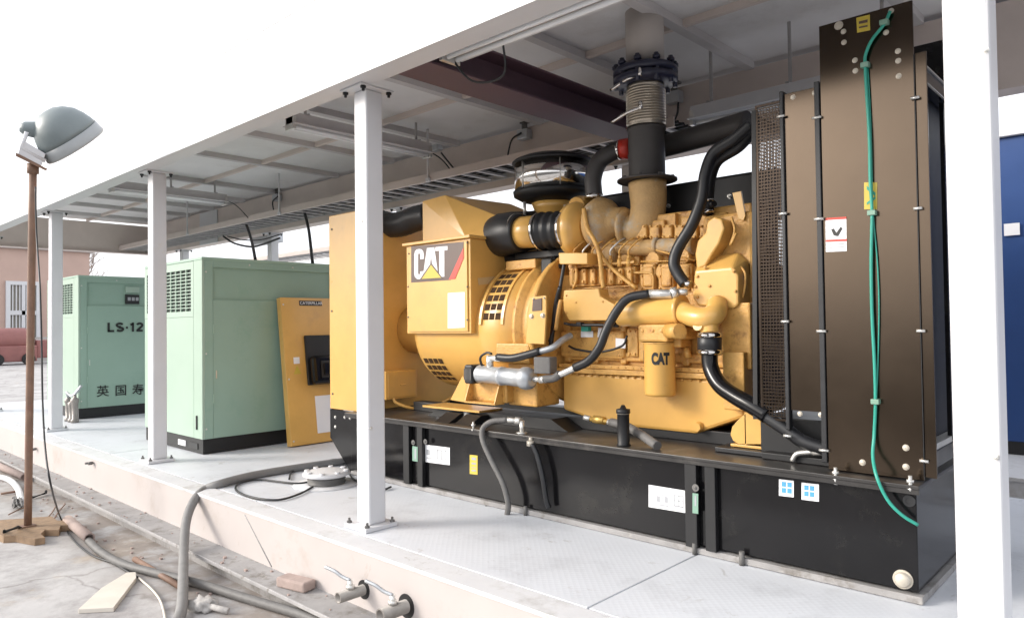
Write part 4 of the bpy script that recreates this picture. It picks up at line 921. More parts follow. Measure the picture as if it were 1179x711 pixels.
# skid rails under engine
b = MB(); b.box(-4.9, -1.3, 3.98, 4.10, .525, .60, .004); b.box(-4.9, -1.3, 4.4, 4.52, .525, .60, .004); b.prism([(-4.5, .526), (-4.35, .60), (-3.2, .60), (-3.05, .526)], 'Y', 3.80, 3.97); G('engine_skid', b, 'black_matt')
b = MB(); b.prism([(3.60, .526), (3.72, .585), (3.86, .585), (3.86, .526)], 'X', -4.18, -4.02); b.prism([(3.60, .526), (3.72, .585), (3.86, .585), (3.86, .526)], 'X', -3.96, -3.80); G('skid_gusset', b, 'black_matt')
# radiator side dark framing
b = MB(); b.box(-1.70, -1.30, 3.78, 4.8, .526, .74, .006); b.box(-1.66, -1.3, 3.70, 3.78, .526, .56, .004); G('radiator_base', b, 'black_matt')

# ---------------- radiator
RY = 3.62
b = MB(); b.box(-1.287, -.872, RY, RY+.012, .53, 2.70, .002); rp = G('radiator_side_plate', b, 'black_panel')
b = MB(); b.box(-.868, -.822, RY+.004, RY+.016, .545, 2.455, .002); G('edge_strip', b, 'black_panel', rp)
b = MB(); b.box(-1.478, -1.318, RY+.03, RY+.042, .80, 2.415, .002); G('fan_side_plate', b, 'black_panel')
b = MB(); b.box(-1.316, -1.290, RY-.008, RY+.05, .56, 2.43, .004); b.box(-1.500, -1.480, RY+.015, RY+.06, .70, 2.43, .004); b.box(-.8715, -.8685, RY-.006, RY+.01, .55, 2.45); G('edge_seals', b, 'rubber')
b = MB()
for z in (.62, 1.2, 1.75, 2.25): b.cyl((-1.325, RY-.012, z), (-1.28, RY-.012, z), .007, seg=8); b.cyl((-.885, RY-.012, z), (-.85, RY-.012, z), .007, seg=8); b.cyl((-1.51, RY+.01, z+.05), (-1.47, RY+.01, z+.05), .007, seg=8)
G('seal_clips', b, 'steel')
b = MB()
def A4(x, y): return (930+x/5.47, y/5.47)
for x, y in ((225, 200), (228, 268), (297, 381), (300, 447), (493, 206), (568, 323), (570, 384), (573, 480), (525, 70)): b.bolt(PY(*A4(x, y), RY), (0, -1, 0), .0105, .007, 12)
for x, y in ((993, 532), (1043, 515), (1043, 537)): b.bolt(PY(x, y, RY), (0, -1, 0), .012, .007, 12)
for x, y in ((913, 112), (938, 107), (921, 476), (945, 477)): b.bolt(PY(x, y, RY+.03), (0, -1, 0), .0105, .007, 12)
b.bolt(PY(*A4(195, 162), RY), (0, -1, 0), .017, .01, 14)
G('plate_bolts', b, 'boltm', rp)
# core and frame seen from the right
b = MB(); b.box(-1.27, -.94, 3.70, 4.90, .60, 2.40); core = G('radiator_core', b, 'black_matt')
b = MB()
b.box(-.935, -.875, 3.64, 3.72, .55, 2.45, .003); b.box(-.935, -.875, 4.84, 4.92, .55, 2.45, .003); b.box(-.935, -.875, 3.721, 4.839, 2.37, 2.45, .003); b.box(-.935, -.875, 3.721, 4.839, .55, .63, .003)
b.box(-.9, -.88, 4.2, 4.22, .64, 2.36)
G('core_frame', b, 'black', core)
b = MB(); b.box(-.874, -.866, 3.715, 4.84, 2.366, 2.372); b.box(-.874, -.866, 4.20, 4.21, .6, 2.36); b.box(-.874, -.866, 3.66, 4.9, 2.446, 2.452); b.box(-.9345, -.88, 3.73, 4.8, .632, .66); G('lit_frame_edges', b, 'steel', core)  # bright strips stand in for light catching the frame edges
b = MB(); b.box(-1.12, -.90, 4.42, 4.9, 2.46, 2.76, .006); b.bolt((-.9, 4.6, 2.7), (1, 0, 0), .014); G('header_tank', b, 'black')
b = MB()
for z in (.9, 1.3, 1.7, 2.1): b.bolt((-.875, 3.68, z), (1, 0, 0), .010)
G('frame_bolts', b, 'steel', core)
# perforated guard panels (lattice)
def perf_XZ(name, x0, x1, y, z0, z1, px, pz, wx, wz, parent=None):
    b = MB(); n = int((x1-x0)/px); k = int((z1-z0)/pz)
    for i in range(n+1): xx = x0+(x1-x0)*i/n; b.box(xx-wx/2, xx+wx/2, y, y+.003, z0, z1)
    for j in range(k+1): zz = z0+(z1-z0)*j/k; b.box(x0, x1, y+.0005, y+.0025, zz-wz/2, zz+wz/2)
    b.box(x0-.012, x0-.001, y-.002, y+.005, z0-.01, z1+.01); b.box(x1+.001, x1+.008, y-.002, y+.005, z0-.01, z1+.01); b.box(x0-.012, x1+.008, y-.0015, y+.0045, z1+.011, z1+.022); b.box(x0-.012, x1+.008, y-.0015, y+.0045, z0-.022, z0-.011)
    return G(name, b, 'guard', parent)
perf_XZ('fan_guard', -1.63, -1.50, RY+.045, .76, 2.37, .0145, .0175, .004, .0055)
def perf_YZ(name, x, y0, y1, z0, z1, py, pz, w):
    b = MB(); n = int((y1-y0)/py); k = int((z1-z0)/pz)
    for i in range(n+1): yy = y0+(y1-y0)*i/n; b.box(x, x+.003, yy-w/2, yy+w/2, z0, z1)
    for j in range(k+1): zz = z0+(z1-z0)*j/k; b.box(x+.0005, x+.0025, y0, y1, zz-w/2, zz+w/2)
    return G(name, b, 'guard')
perf_YZ('fan_guard', -1.655, RY+.06, 4.2, .80, 2.35, .02, .02, .006)
b = MB(); b.prism(YP([(866, 128), (871, 127), (873, 482), (868, 482)], RY+.05), 'Y', RY+.04, RY+.08); G('guard_post', b, 'black_matt')
# fan
b = MB(); fcx = V(-1.46, 4.27, 1.48)
b.lathe(fcx, (1, 0, 0), [(0, .12), (.08, .12), (.1, .05)], 24)
for k in range(8):
    a = k*math.pi/4; d = V(0, math.cos(a), math.sin(a)); e = V(0, -math.sin(a), math.cos(a))
    b.hull([fcx+d*.1+e*.05, fcx+d*.1-e*.05+V(.07, 0, 0), fcx+d*.52+e*.1, fcx+d*.52-e*.1+V(.07, 0, 0), fcx+d*.1+e*.05+V(.005, 0, 0), fcx+d*.52+e*.1+V(.005, 0, 0)])
G('fan', b, 'black_matt')
b = MB(); b.lathe((-1.40, 4.27, 1.48), (1, 0, 0), [(0, .60), (.1, .60), (.1, .57), (0, .57)], 48); b.box(-1.32, -1.30, 3.70, 3.78, .6, 2.4); b.box(-1.32, -1.29, 3.72, 4.9, 2.2, 2.4); b.box(-1.3, -1.28, 3.72, 4.9, .6, 2.4); G('fan_shroud', b, 'black_matt')
# stickers
def rs(name, q, m, Y=RY, o=.001, parent=rp):
    b = MB(); plate(b, [PY(x, y, Y-o) for x, y in q], (0, -1, 0), .0015); return G(name, b, m, parent)
s = rs('warning_label', [(986, 21), (1001.5, 17), (1002, 35), (987, 38)], 'label_yellow')
rs('print', [(989, 25), (999, 22.5), (999, 26), (989, 28)], 'decal_dark', o=.0026, parent=s); rs('print', [(989, 31), (999, 29), (999, 31), (989, 33)], 'decal_dark', o=.0026, parent=s)
s = rs('warning_label', [(995, 210), (1010, 210), (1010, 241), (995, 241)], 'label_yellow')
rs('print', [(998, 214), (1008, 222), (1008, 226), (998, 218)], 'green_hose', o=.0026, parent=s); rs('print', [(998, 236), (1008, 229), (1008, 226), (998, 233)], 'green_hose', o=.0026, parent=s)
s = rs('safety_label', [(950.5, 251), (974.5, 249.5), (975, 289), (951, 290)], 'label_white')
rs('print', [(950.5, 251), (974.5, 249.5), (974.5, 252), (950.5, 253.5)], 'label_red', o=.0026, parent=s); rs('print', [(951, 276), (975, 275), (975, 277.5), (951, 278.5)], 'label_red', o=.0026, parent=s)
rs('pictogram', [(957, 264), (960, 263), (963, 268), (968, 261), (970, 263), (965, 272), (960, 271)], 'ink', o=.0026, parent=s)
rs('print', [(955, 281), (972, 280), (972, 281), (955, 282)], 'label_print', o=.0026, parent=s); rs('print', [(955, 284.5), (972, 283.5), (972, 284.5), (955, 285.5)], 'label_print', o=.0026, parent=s)
# green tube
b = MB(); b.tube([PY(x, y, RY-.02) for x, y in ((1025, 13), (1018, 28), (1004, 46), (997, 62), (996, 74), (998, 110), (1001, 160), (1002, 210), (1004, 245), (1003, 300), (1004, 360), (1007, 420), (1008, 462), (1006.5, 500))]+[PY(x, y, Y) for x, y, Y in ((1005, 525, 3.56), (1010, 550, 3.50), (1022, 575, 3.50), (1038, 592, 3.51), (1057, 604, 3.53))], .0075, 10, 5)
gt = G('drain_tube', b, 'green_hose')
b = MB(); b.tube([PY(x, y, RY-.010) for x, y in ((999, 78), (1001, 110), (1003, 160), (1005, 240), (1010, 300), (1012, 350), (1011, 410), (1009, 460))], .0032, 8, 5); G('tube_strand', b, 'green_hose', gt)
b = MB()
for x, y in ((996, 75), (1004, 245), (1008, 462), (1018, 26)): c = PY(x, y, RY-.02); b.box(c.x-.018, c.x+.018, RY-.034, RY-.001, c.z-.012, c.z+.012, .003)
G('tube_clips', b, 'label_green', gt)
# hoses on the tank
b = MB(); b.tube([PY(583, 597, 3.47), PY(585, 580, 3.47), PY(579, 556, 3.47), PY(566, 530, 3.47), PY(556, 507, 3.48), PY(556, 493, 3.50), PY(566, 485, 3.53), PY(584, 483, 3.57)], .019, 12, 7); G('fuel_hose', b, 'rubber_grey')
b = MB(); b.cyl(PY(582, 483, 3.57), PY(595, 484, 3.585), .018); b.cyl(PY(594, 484, 3.585), PY(600, 484.5, 3.59), .026, seg=6); b.cyl(PY(601, 484, 3.59), PY(601, 500, 3.59), .017); b.lathe(PY(601, 497, 3.59), (0, 0, -1), [(0, .04), (.01, .04)], 6); G('elbow_fitting', b, 'steel')
b = MB(); b.tube([PY(613, 511, 3.50), PY(619, 525, 3.50), PY(625, 550, 3.50), PY(629, 575, 3.51), PY(632, 584, 3.52)], .017, 10); G('vent_hose', b, 'rubber')
b = MB(); b.cyl(PY(611, 503, 3.51), PY(611, 508, 3.51), .012); b.cyl(PY(611, 507, 3.51), PY(611, 513, 3.51), .026, seg=6); G('hose_nut', b, 'boltm')
b = MB(); c = PY(718, 508, 3.60); b.lathe((c.x, 3.60, .524), (0, 0, 1), [(0, .045), (.01, .036), (.19, .036), (.192, .042), (.215, .042), (.22, .02), (.24, .01)], 24); G('breather_tube', b, 'black_matt')
b = MB(); b.lathe((c.x, 3.60, .712), (0, 0, 1), [(0, .038), (.012, .038)], 18); G('breather_ring', b, 'boltm')
b = MB(); c = PY(690, 484, 3.78); b.cyl(PY(676, 481, 3.78), PY(704, 486, 3.78), .016); b.cyl(PY(684, 482, 3.78), PY(696, 484, 3.78), .028, seg=6); G('drain_cock', b, 'brass')
b = MB(); b.cyl(PY(673, 480, 3.78), PY(680, 482, 3.78), .02, seg=6); b.cyl(PY(700, 485, 3.78), PY(706, 487, 3.78), .02, seg=6); G('cock_fitting', b, 'steel')
b = MB(); b.tube([PY(704, 486, 3.78), PY(720, 490, 3.74), PY(738, 500, 3.68), PY(757, 513, 3.60)], .028, 12); G('drain_hose', b, 'rubber_grey')

# exhaust riser (canopy side of the exhaust)
er = thing('exhaust_riser', 'pale exhaust pipe rising to the ceiling above a dark bolted flange', 'exhaust pipe', (ex.x, ex.y, 2.56))
b = MB()
pf = [(0, .135)]
for i in range(13): z = .02+i*.018; pf += [(z, .112), (z+.004, .132), (z+.012, .132), (z+.016, .112)]
pf += [(.262, .125), (.28, .125)]
b.lathe((ex.x, ex.y, 2.563), (0, 0, 1), pf, 36); bl = obj('bellows', b, 'bellow', er)
b = MB()
for z, t_ in ((2.60, -.1), (2.82, .1)): b.tube([(ex.x-.17, ex.y-.16, z), (ex.x-.02, ex.y-.19, z+.03), (ex.x+.08, ex.y-.17, z+.05)], .012, 8); b.cyl((ex.x+.08, ex.y-.19, z+.03), (ex.x+.08, ex.y-.19, z+.08), .014, seg=6)
obj('tie_rods', b, 'chrome', er)
b = MB(); b.lathe((ex.x, ex.y, 2.845), (0, 0, 1), [(0, .13), (.005, .20), (.02, .215), (.05, .215), (.055, .17), (.065, .17), (.07, .215), (.10, .215), (.115, .20), (.12, .13)], 44)
for k in range(10):
    a = k*.628; b.cyl((ex.x+.195*math.cos(a), ex.y+.195*math.sin(a), 2.825), (ex.x+.195*math.cos(a), ex.y+.195*math.sin(a), 3.0), .016, seg=6); b.cyl((ex.x+.195*math.cos(a), ex.y+.195*math.sin(a), 2.965), (ex.x+.195*math.cos(a), ex.y+.195*math.sin(a), 2.985), .026, seg=6)
obj('pipe_flange', b, 'blue_black', er)
b = MB(); b.cyl((ex.x, ex.y, 2.966), (ex.x, ex.y, 3.344), .128, seg=40); obj('pipe', b, 'riser', er)

# ================================================================== THINGS ON DECK
sp = PZ(376, 557, 0)
t = thing('filler_cap', 'round white lid on a dark collar on the deck beside the middle post', 'lid', (sp.x, sp.y, 0))
b = MB(); b.lathe((sp.x, sp.y, .0), (0, 0, 1), [(0, .26), (.006, .26), (.008, .14)], 32); obj('deck_ring', b, 'deck_edge', t)
b = MB(); b.lathe((sp.x, sp.y, .008), (0, 0, 1), [(0, .145), (.018, .15), (.022, .135), (.04, .15), (.06, .13)], 32); obj('collar', b, 'rubber_grey', t)
b = MB(); b.lathe((sp.x, sp.y, .068), (0, 0, 1), [(0, .16), (.01, .185), (.028, .185), (.04, .15), (.05, .06), (.054, 0)], 32)
for k in range(8): a = k*.785; b.cyl((sp.x+.155*math.cos(a), sp.y+.155*math.sin(a), .09), (sp.x+.155*math.cos(a), sp.y+.155*math.sin(a), .118), .02, seg=8)
obj('lid', b, 'white', t)
def wire(name, lab, pts, r, m, cat='cable', group=None, sm=7):
    b = MB(); b.tube(pts, r, 10, sm); o = obj(name, b, m, loc=(pts[0].x, pts[0].y, pts[0].z)); tag(o, lab, cat, group); return o
zz = .012
wire('thin_cable', 'thin black cable looped over the white deck left of the middle post', [PZ(x, y, zz) for x, y in ((360, 560), (345, 568), (320, 575), (290, 572), (272, 564), (276, 556), (300, 552), (340, 556), (362, 553))], .008, 'rubber')
wire('thin_cable', 'thin black cable running behind the round white deck lid', [PZ(x, y, zz) for x, y in ((333, 551), (336, 543), (350, 536), (372, 531), (392, 529), (402, 545), (410, 553), (430, 560), (442, 563), (450, 560))], .008, 'rubber')
hp_ = [PZ(400, 530, .03), PZ(370, 534, .03), PZ(330, 540, .03), PZ(290, 547, .03), PZ(255, 556, .03), PY(236, 563, 2.50), PY(224, 575, 2.36), PY(215, 597, 2.25), PY(212, 625, 2.15), PY(211, 655, 2.0), PZ(210, 690, GZ+.06), PZ(206, 711, GZ+.035), PZ(190, 735, GZ+.035)]
wire('armoured_cable', 'thick grey cable draped over the deck edge down to the ground', hp_, .033, 'grey_hose')

# ================================================================== GROUND CLUTTER
wire('ground_cable', 'thick grey cable lying along the ground below the deck flange', [PZ(x, y, GZ+.03) for x, y in ((100, 620), (115, 634), (140, 648), (175, 658), (205, 665), (235, 673), (270, 684), (310, 696), (350, 708), (400, 728))], .028, 'rubber_grey')
wire('ground_cable', 'thin pale cable curving over the lower left ground beside the board', [PZ(x, y, GZ+.012) for x, y in ((160, 665), (175, 678), (185, 692), (190, 711), (192, 730))], .007, 'cardboard')
b = MB(); a0, a1 = PZ(155, 643, GZ+.03), PZ(208, 675, GZ+.03); b.tube([a0, a1], .02, 8, 0); tag(obj('steel_rod', b, 'rust_pole', loc=tuple(a0)), 'brown rod lying across the grey ground cable', 'rod')
b = MB(); a0, a1 = PZ(78, 598, GZ+.05), PZ(103, 619, GZ+.05); b.lathe(a0, a1-a0, [(0, .04), ((a1-a0).length, .04), ((a1-a0).length, .03), ((a1-a0).length-.05, .03)], 14); tag(obj('conduit', b, 'rust_pole' if 0 else 'brick', loc=tuple(a0)), 'short pinkish conduit lying right of the pole base', 'pipe')
b = MB(); a0, a1 = PZ(-25, 525, GZ+.05), PZ(28, 549, GZ+.05); b.lathe(a0, a1-a0, [(0, .04), ((a1-a0).length, .04), ((a1-a0).length, .03), ((a1-a0).length-.05, .03)], 14); tag(obj('conduit', b, 'brick', loc=tuple(a0)), 'long brown pipe lying left of the pole', 'pipe')
wire('white_hose', 'pale hose bending on the ground left of the pole', [PZ(x, y, GZ+.03) for x, y in ((-20, 546), (0, 549), (12, 553), (21, 563), (25, 578))], .03, 'white', 'hose')
def handle(lab, L): b = MB(); b.tube([PZ(x, y, GZ+h) for x, y, h in L], .012, 8, 0); p = PZ(L[0][0], L[0][1], GZ); tag(obj('bent_rod', b, 'rust_pole' if 'brown' in lab else 'rubber', loc=tuple(p)), lab, 'rod', 'bent steel rods around the lamp pole')
handle('black bent rod lying just right of the pole', [(38, 572, .02), (53, 567, .02), (53, 565, .10)])
handle('dark U-shaped rod on the board left of the pole', [(-3, 614, .02), (5, 610, .02), (5, 612, .12), (21, 606, .12), (22, 607, .02), (33, 610, .02)])
handle('thin brown rod flat on the ground left of the pole', [(1, 568, .02), (22, 565, .02)])
b = MB(); random.seed(3)
for i in range(6):
    pts = [PZ(20+random.uniform(-6, 6), 577+random.uniform(-7, 7), GZ+random.uniform(.01, .08)) for _ in range(7)]; b.tube(pts, .006, 6, 4)
tag(obj('wire_tangle', b, 'rubber_grey'), 'small tangle of dark wire beside the pale hose', 'wire')
b = MB()
for L in (((60, 600), (68, 588), (75, 580)), ((45, 605), (58, 592), (64, 583)), ((10, 592), (20, 587), (30, 583))): b.tube([PZ(x, y, GZ+.02) for x, y in L], .006, 6, 4)
tag(obj('loose_wires', b, 'rust_pole'), 'thin loose wires on the ground right of the pole', 'wire')
# board under the pole
bd = [(-12, 618), (-8, 606), (20, 604), (45, 602), (60, 601), (66, 606), (82, 606), (86, 611), (70, 612), (68, 617), (52, 617), (47, 622), (52, 626), (40, 628), (18, 624), (4, 625)]
b = MB(); q = [PZ(x, y, GZ) for x, y in bd]; b.prism([(p.x, p.y) for p in q], 'Z', GZ+.001, GZ+.055, .003)
tag(obj('wood_board', b, 'wood', loc=tuple(q[0])), 'splintered yellow-brown board under the lamp pole', 'board')
q = [PZ(x, y, GZ) for x, y in ((90, 706), (131, 704), (157, 669), (156.5, 662.5), (146, 663), (117, 681))]
b = MB(); b.prism([(p.x, p.y) for p in q], 'Z', GZ+.001, GZ+.028, .003); tag(obj('flat_board', b, 'cardboard', loc=tuple(q[0])), 'pale flat five-sided board lying alone on the ground', 'board')
# rag
b = MB(); c = PZ(234, 700, GZ); random.seed(5)
bmesh.ops.create_icosphere(b.bm, subdivisions=3, radius=.09)
from mathutils import noise
for v in b.bm.verts:
    n = noise.noise(v.co*22)*.55+noise.noise(v.co*45)*.3
    v.co = v.co*(1+n); v.co.z = max(v.co.z*.55, -.02); v.co.x *= 1.15; v.co.y *= .8
for f in b.bm.faces: f.smooth = True
bmesh.ops.translate(b.bm, verts=b.bm.verts[:], vec=c+V(0, 0, .02)); b.tube([c+V(.05, 0, .03), c+V(.16, .03, .03), c+V(.2, .06, .02)], .018, 8)
tag(obj('rag', b, 'cloth', loc=tuple(c)), 'crumpled dirty rag beside the grey cable on the ground', 'rag')
# brick on the flange
c = PY(339, 676, 2.30); b = MB(); mt = Matrix.Translation(V(c.x, 2.31, -.325)) @ Matrix.Rotation(rad(12), 4, 'Z')
b.box(-.12, .12, -.05, .05, .0015, .062, .012, mtx=mt); tag(obj('brick', b, 'brick', loc=(c.x, 2.31, -.325)), 'single pinkish brick resting on the grey flange', 'brick')
# debris on flange
b = MB(); random.seed(9)
for i in range(150):
    x = random.uniform(-13, -2.5); y = random.uniform(2.215, 2.41) if i % 2 else random.uniform(1.9, 2.16); z = -.325 if i % 2 else GZ
    s = random.uniform(.004, .013); b.box(x-s, x+s, y-s*.7, y+s*.7, z, z+s, .0)
tag(obj('grit', b, 'brick'), 'scattered grit and crumbs along the deck flange', 'grit', kind='stuff')
# pale drum pipe at left
c = PZ(14, 522, GZ); t = thing('pale_pipe', 'short fat white pipe lying at the left edge by the platform', 'pipe', tuple(c))
b = MB(); a0 = PZ(-20, 515, GZ)+V(0, 0, .17); a1 = PZ(26, 520, GZ)+V(0, 0, .17); b.lathe(a0, a1-a0, [(0, .15), ((a1-a0).length-.25, .15), ((a1-a0).length-.25, .19), ((a1-a0).length-.12, .19), ((a1-a0).length-.12, .13), ((a1-a0).length, .13)], 28); obj('pipe', b, 'alu', t)

# ---------------- lamp post
p0 = PZ(32, 613, GZ); Yp = p0.y
top = PY(38, 190, Yp)
t = thing('work_lamp', 'grey dome work lamp on a thin rusty pole', 'lamp', tuple(p0))
b = MB(); b.tube([p0+V(0, 0, .05), p0.lerp(top, .5), top], .029, 16, 4); obj('pole', b, 'rust_pole', t)
b = MB(); b.box(p0.x-.05, p0.x+.05, p0.y-.05, p0.y+.05, p0.z+.056, p0.z+.066); obj('foot_plate', b, 'rust_pole', t)
BK = (CAM-top).normalized(); RT = V(0, 0, 1).cross(BK).normalized(); UP = BK.cross(RT)
D_ = -(RM.transposed() @ (top-CAM)).z; k_ = D_/F
hub = PY(38, 190, Yp)
def Lp(x, y, z=0): return hub+RT*((x-38)*k_)-UP*((y-190)*k_)+BK*(z*k_)
ax = (RT*.65-UP*.76-BK*.12).normalized()
rc_ = Lp(69, 150)
b = MB(); b.lathe(rc_, ax, [(-30*k_, 0), (-29*k_, 9*k_), (-25*k_, 18*k_), (-18*k_, 26*k_), (-9*k_, 31*k_), (0, 34*k_), (5*k_, 35*k_)], 40); dome = obj('lamp_housing', b, 'lamp_grey', t)
b = MB(); b.lathe(rc_+ax*5*k_, ax, [(0, 35.5*k_), (9*k_, 36*k_), (11*k_, 37*k_), (13*k_, 36*k_), (13*k_, 33*k_), (11*k_, 0)], 40); obj('lamp_glass', b, 'lamp_glass', dome)
b = MB(); q0 = Lp(44, 155); b.lathe(Lp(30, 150), (Lp(52, 150)-Lp(30, 150)), [(-5*k_, 4*k_), (0, 8*k_), (14*k_, 10*k_), (26*k_, 10*k_)], 20); obj('ballast_box', b, 'lamp_grey', dome)
for z in (-16, 16):
    b = MB(); b.tube([Lp(32, 154, z), Lp(27, 172, z), Lp(50, 184, z)], 2.2*k_, 8, 0)
    obj('bracket_arm', b, 'white', t)
b = MB()
b.hull([Lp(x, y, z) for x, y in ((26, 170), (31, 165), (50, 176), (46, 190), (24, 179)) for z in (-17, 17)], .004); obj('bracket', b, 'white', t)
b = MB(); b.hull([Lp(x, y, z) for x, y in ((22, 178), (22, 182), (50, 195), (52, 193), (38, 186)) for z in (-17, 17)]); b.cyl(Lp(38, 188), Lp(38, 200), 6*k_); obj('mounting_plate', b, 'rust_pole', t)
wire('lamp_cable', 'thin black cable trailing from the lamp pole to the ground', [PY(41, 215, Yp-.03), PY(41.5, 255, Yp-.03), PY(43, 285, Yp-.04), PY(46, 330, Yp-.1), PY(48, 400, Yp-.12), PY(49, 460, Yp-.14), PY(52, 515, Yp-.18), PY(59, 560, Yp-.2), PZ(70, 596, GZ+.06), PZ(84, 620, GZ+.012), PZ(105, 638, GZ+.012), PZ(130, 648, GZ+.012), PZ(158, 664, GZ+.012)], .0065, 'rubber')

# ================================================================== BACKGROUND
bx_ = -50.0
a0 = PX(-60, 288, bx_); a1 = PX(103, 290, bx_)
bld = thing('brick_building', 'pink single-storey building with white barred windows far left', 'building', (bx_, a1.y, GZ))
ztop = a1.z
b = MB(); b.box(bx_-9, bx_, a0.y-12, a1.y, GZ, ztop-.05); obj('wall', b, 'pink_wall', bld)
b = MB(); b.box(bx_-9.2, bx_+.25, a0.y-12, a1.y+.2, ztop-.05, ztop+.3); obj('roof_edge', b, 'coping', bld)
wy = [PX(x, 330, bx_).y for x in (-30, 8, 30, 52, 58, 97)]
def window(y0, y1, z0, z1):
    b = MB(); f = .22
    b.box(bx_+.005, bx_+.2, y0, y0+f, z0, z1); b.box(bx_+.005, bx_+.2, y1-f, y1, z0, z1); b.box(bx_+.005, bx_+.2, y0+f, y1-f, z1-f, z1); b.box(bx_+.005, bx_+.2, y0+f, y1-f, z0, z0+f); m = z0+(z1-z0)*.52; b.box(bx_+.005, bx_+.19, y0+f, y1-f, m-.15, m+.1); b.box(bx_+.005, bx_+.19, (y0+y1)/2-.09, (y0+y1)/2+.09, z0+f, z1-f)
    w = obj('window', b, 'white', bld)
    b = MB(); b.box(bx_+.004, bx_+.06, y0+f, y1-f, z0+f, z1-f); obj('pane', b, 'pane', w)
    b = MB()
    for i in range(1, 10): yy = y0+(y1-y0)*i/10; b.box(bx_+.08, bx_+.12, yy-.03, yy+.03, z0+f, z1-f)
    obj('bars', b, 'white', w)
zt_, zb2 = PX(30, 324, bx_).z, PX(30, 398, bx_).z
window(PX(6, 330, bx_).y, PX(46, 330, bx_).y, zb2, zt_)
window(PX(-60, 330, bx_).y, PX(-20, 330, bx_).y, zb2, zt_)
window(PX(68, 330, bx_).y, PX(96, 330, bx_).y, zb2, zt_)
# faded red machine in front of it
c = PZ(26, 419, GZ); t = thing('red_machine', 'faded red rounded machine standing in front of the pink building', 'machine', tuple(c))
rd = V(-.05, 1, 0).normalized(); kk = 44/F
x = c.x
b = MB(); b.lathe((x, c.y-1.6, GZ+1.25), (0, 1, 0), [(.3, .4), (.5, .58), (1.7, .58), (1.9, .4), (2.0, .2)], 26); obj('drum', b, 'maroon_paint', t)
b = MB(); b.box(x-.7, x+.6, c.y-1.7, c.y+.5, GZ+.15, GZ+.95, .06); b.box(x-.5, x+.5, c.y+.5, c.y+1.2, GZ+.3, GZ+1.2, .05); obj('body', b, 'maroon_paint', t)
for yy in (-1.2, .1):
    b = MB(); b.cyl((x+.55, c.y+yy, GZ+.28), (x+.75, c.y+yy, GZ+.28), .28); obj('wheel', b, 'black_matt', t)
b = MB(); b.box(bx_+3, bx_+3.4, c.y+1.5, c.y+9, GZ, GZ+1.0); b.box(bx_+3, bx_+3.4, c.y+1.5, c.y+9, GZ+1.2, GZ+1.32); tag(obj('low_wall', b, 'coping', loc=(bx_+3, c.y+5, GZ)), 'low grey wall between red machine and far green cabinet', 'wall')
# bare trees behind building
def tree(c, h, seed, lab):
    t = thing('bare_tree', lab, 'tree', tuple(c), 'bare trees behind the pink building')
    rn = random.Random(seed); tr = MB(); cr = MB()
    def br(mb, p, d, L, r, dep):
        q = p+d*L; mb.tube([p, p.lerp(q, .5)+V(rn.uniform(-.05, .05), rn.uniform(-.05, .05), 0)*L, q], [r, r*.6], 5, 2)
        if dep:
            for i in range(3 if dep > 1 else 4):
                nd = (d+V(rn.uniform(-.8, .8), rn.uniform(-.8, .8), rn.uniform(.0, .5))).normalized()
                br(cr, p.lerp(q, rn.uniform(.55, 1)), nd, L*rn.uniform(.55, .75), r*.55, dep-1)
    br(tr, Vector(c), V(0, 0, 1), h*.45, .16, 4)
    obj('trunk', tr, 'tree', t); obj('crown', cr, 'tree', t)
for i, (px, h) in enumerate(((12, 10.6), (52, 9.6), (75, 10.4), (98, 10.1))):
    p = PX(px, 380, -66); tree(V(-66, p.y, GZ), h, 20+i, ('bare tree over the roof left of the rusty pole', 'bare tree over the roof right of the rusty pole', 'bare tree over the roof beyond the first white post', 'bare tree at the right end of the pink roof')[i])
# pale industrial shed beyond the compressors
b = MB(); q0 = PY(150, 300, 14); q1 = PY(420, 290, 14)
b.box(q0.x-1, q1.x+4, 14, 18, GZ, 3.0)
for i in range(60): xx = q0.x-1+i*.42; b.box(xx, xx+.12, 13.95, 13.999, GZ, 2.99) if xx < q1.x+4 else None
tag(obj('pale_shed', b, 'pale_build', loc=(q0.x, 14, GZ)), 'pale corrugated shed seen above the nearer green cabinet', 'shed')

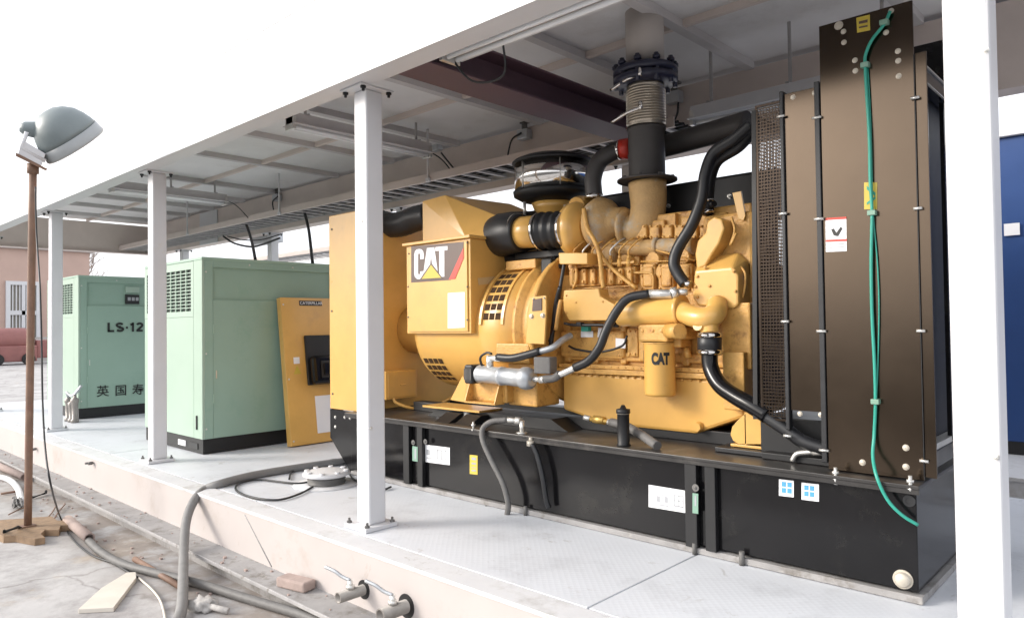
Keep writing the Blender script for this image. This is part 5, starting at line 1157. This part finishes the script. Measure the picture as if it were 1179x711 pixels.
# second platform + blue container (right)
b = MB(); b.box(-5, 12, 6.85, 12, -.03, 0, .003); b.box(-5, 12, 6.9, 12, -.4, -.0305); b.box(-5, 12, 6.72, 6.8495, -.39, -.37)
tag(obj('rear_platform', b, 'deck_edge', loc=(0, 7, GZ)), 'second white steel platform behind, carrying the blue container', 'platform')
t = thing('blue_container', 'deep blue metal container at the right edge behind the nearest post', 'container', (0, 8, 0))
b = MB(); b.box(-1.6, 4.2, 8.0, 10.4, .12, 2.93, .01); obj('body', b, 'blue', t)
b = MB(); b.box(-1.65, 4.25, 7.95, 10.45, 2.931, 2.99, .006); obj('roof_rail', b, 'white', t)
b = MB(); b.box(-1.6, 4.2, 8.01, 10.4, .003, .119); obj('base', b, 'black_matt', t)
for x in (-.6, .4, 1.4): b = MB(); b.box(x, x+.96, 7.985, 7.999, .16, 1.45, .004); b.box(x, x+.96, 7.985, 7.999, 1.47, 2.88, .004); obj('door', b, 'blue', t)
c = PY(1165, 264, 7.98); b = MB(); b.box(c.x-.06, c.x+.06, 7.975, 7.984, c.z-.055, c.z+.055); obj('sticker', b, 'label_white', t)
b = MB(); b.box(-1.05, -1.0, 7.96, 7.984, .6, .65); obj('latch', b, 'steel', t)

# ================================================================== LIGHT
w = bpy.data.worlds.new('World'); SC.world = w; w.use_nodes = True
nt = w.node_tree; bg = nt.nodes['Background']
sky = nt.nodes.new('ShaderNodeTexSky'); sky.sky_type = 'NISHITA'; sky.sun_disc = False
EL, AZm = 24.0, 222.0       # sun low, behind and left of the camera (azimuth clockwise from +Y)
sky.sun_elevation = rad(EL); sky.sun_rotation = rad(AZm); sky.air_density = 1.0; sky.dust_density = 6.0; sky.ozone_density = 1.0
hs = nt.nodes.new('ShaderNodeHueSaturation'); hs.inputs['Saturation'].default_value = .35
veil = nt.nodes.new('ShaderNodeMix'); veil.data_type = 'RGBA'; veil.inputs[0].default_value = .55
veil.inputs[7].default_value = (8.6, 8.8, 9.3, 1)                 # thin white overcast over the clear-sky colours
nt.links.new(sky.outputs[0], hs.inputs['Color']); nt.links.new(hs.outputs[0], veil.inputs[6]); nt.links.new(veil.outputs[2], bg.inputs['Color']); bg.inputs['Strength'].default_value = .14
sd = V(math.sin(rad(AZm))*math.cos(rad(EL)), math.cos(rad(AZm))*math.cos(rad(EL)), math.sin(rad(EL)))
ld = bpy.data.lights.new('sun', 'SUN'); ld.energy = 1.5; ld.angle = rad(16); ld.color = (1, .93, .84)
lo = bpy.data.objects.new('sun', ld); COL.objects.link(lo); lo.rotation_euler = sd.to_track_quat('Z', 'Y').to_euler()
SC.view_settings.view_transform = 'Standard'; SC.view_settings.look = 'None'; SC.view_settings.gamma = 1
SC.view_settings.exposure = .8
try: SC.view_settings.use_curve_mapping = False
except Exception: pass
SC.cycles.max_bounces = 8; SC.cycles.diffuse_bounces = 5
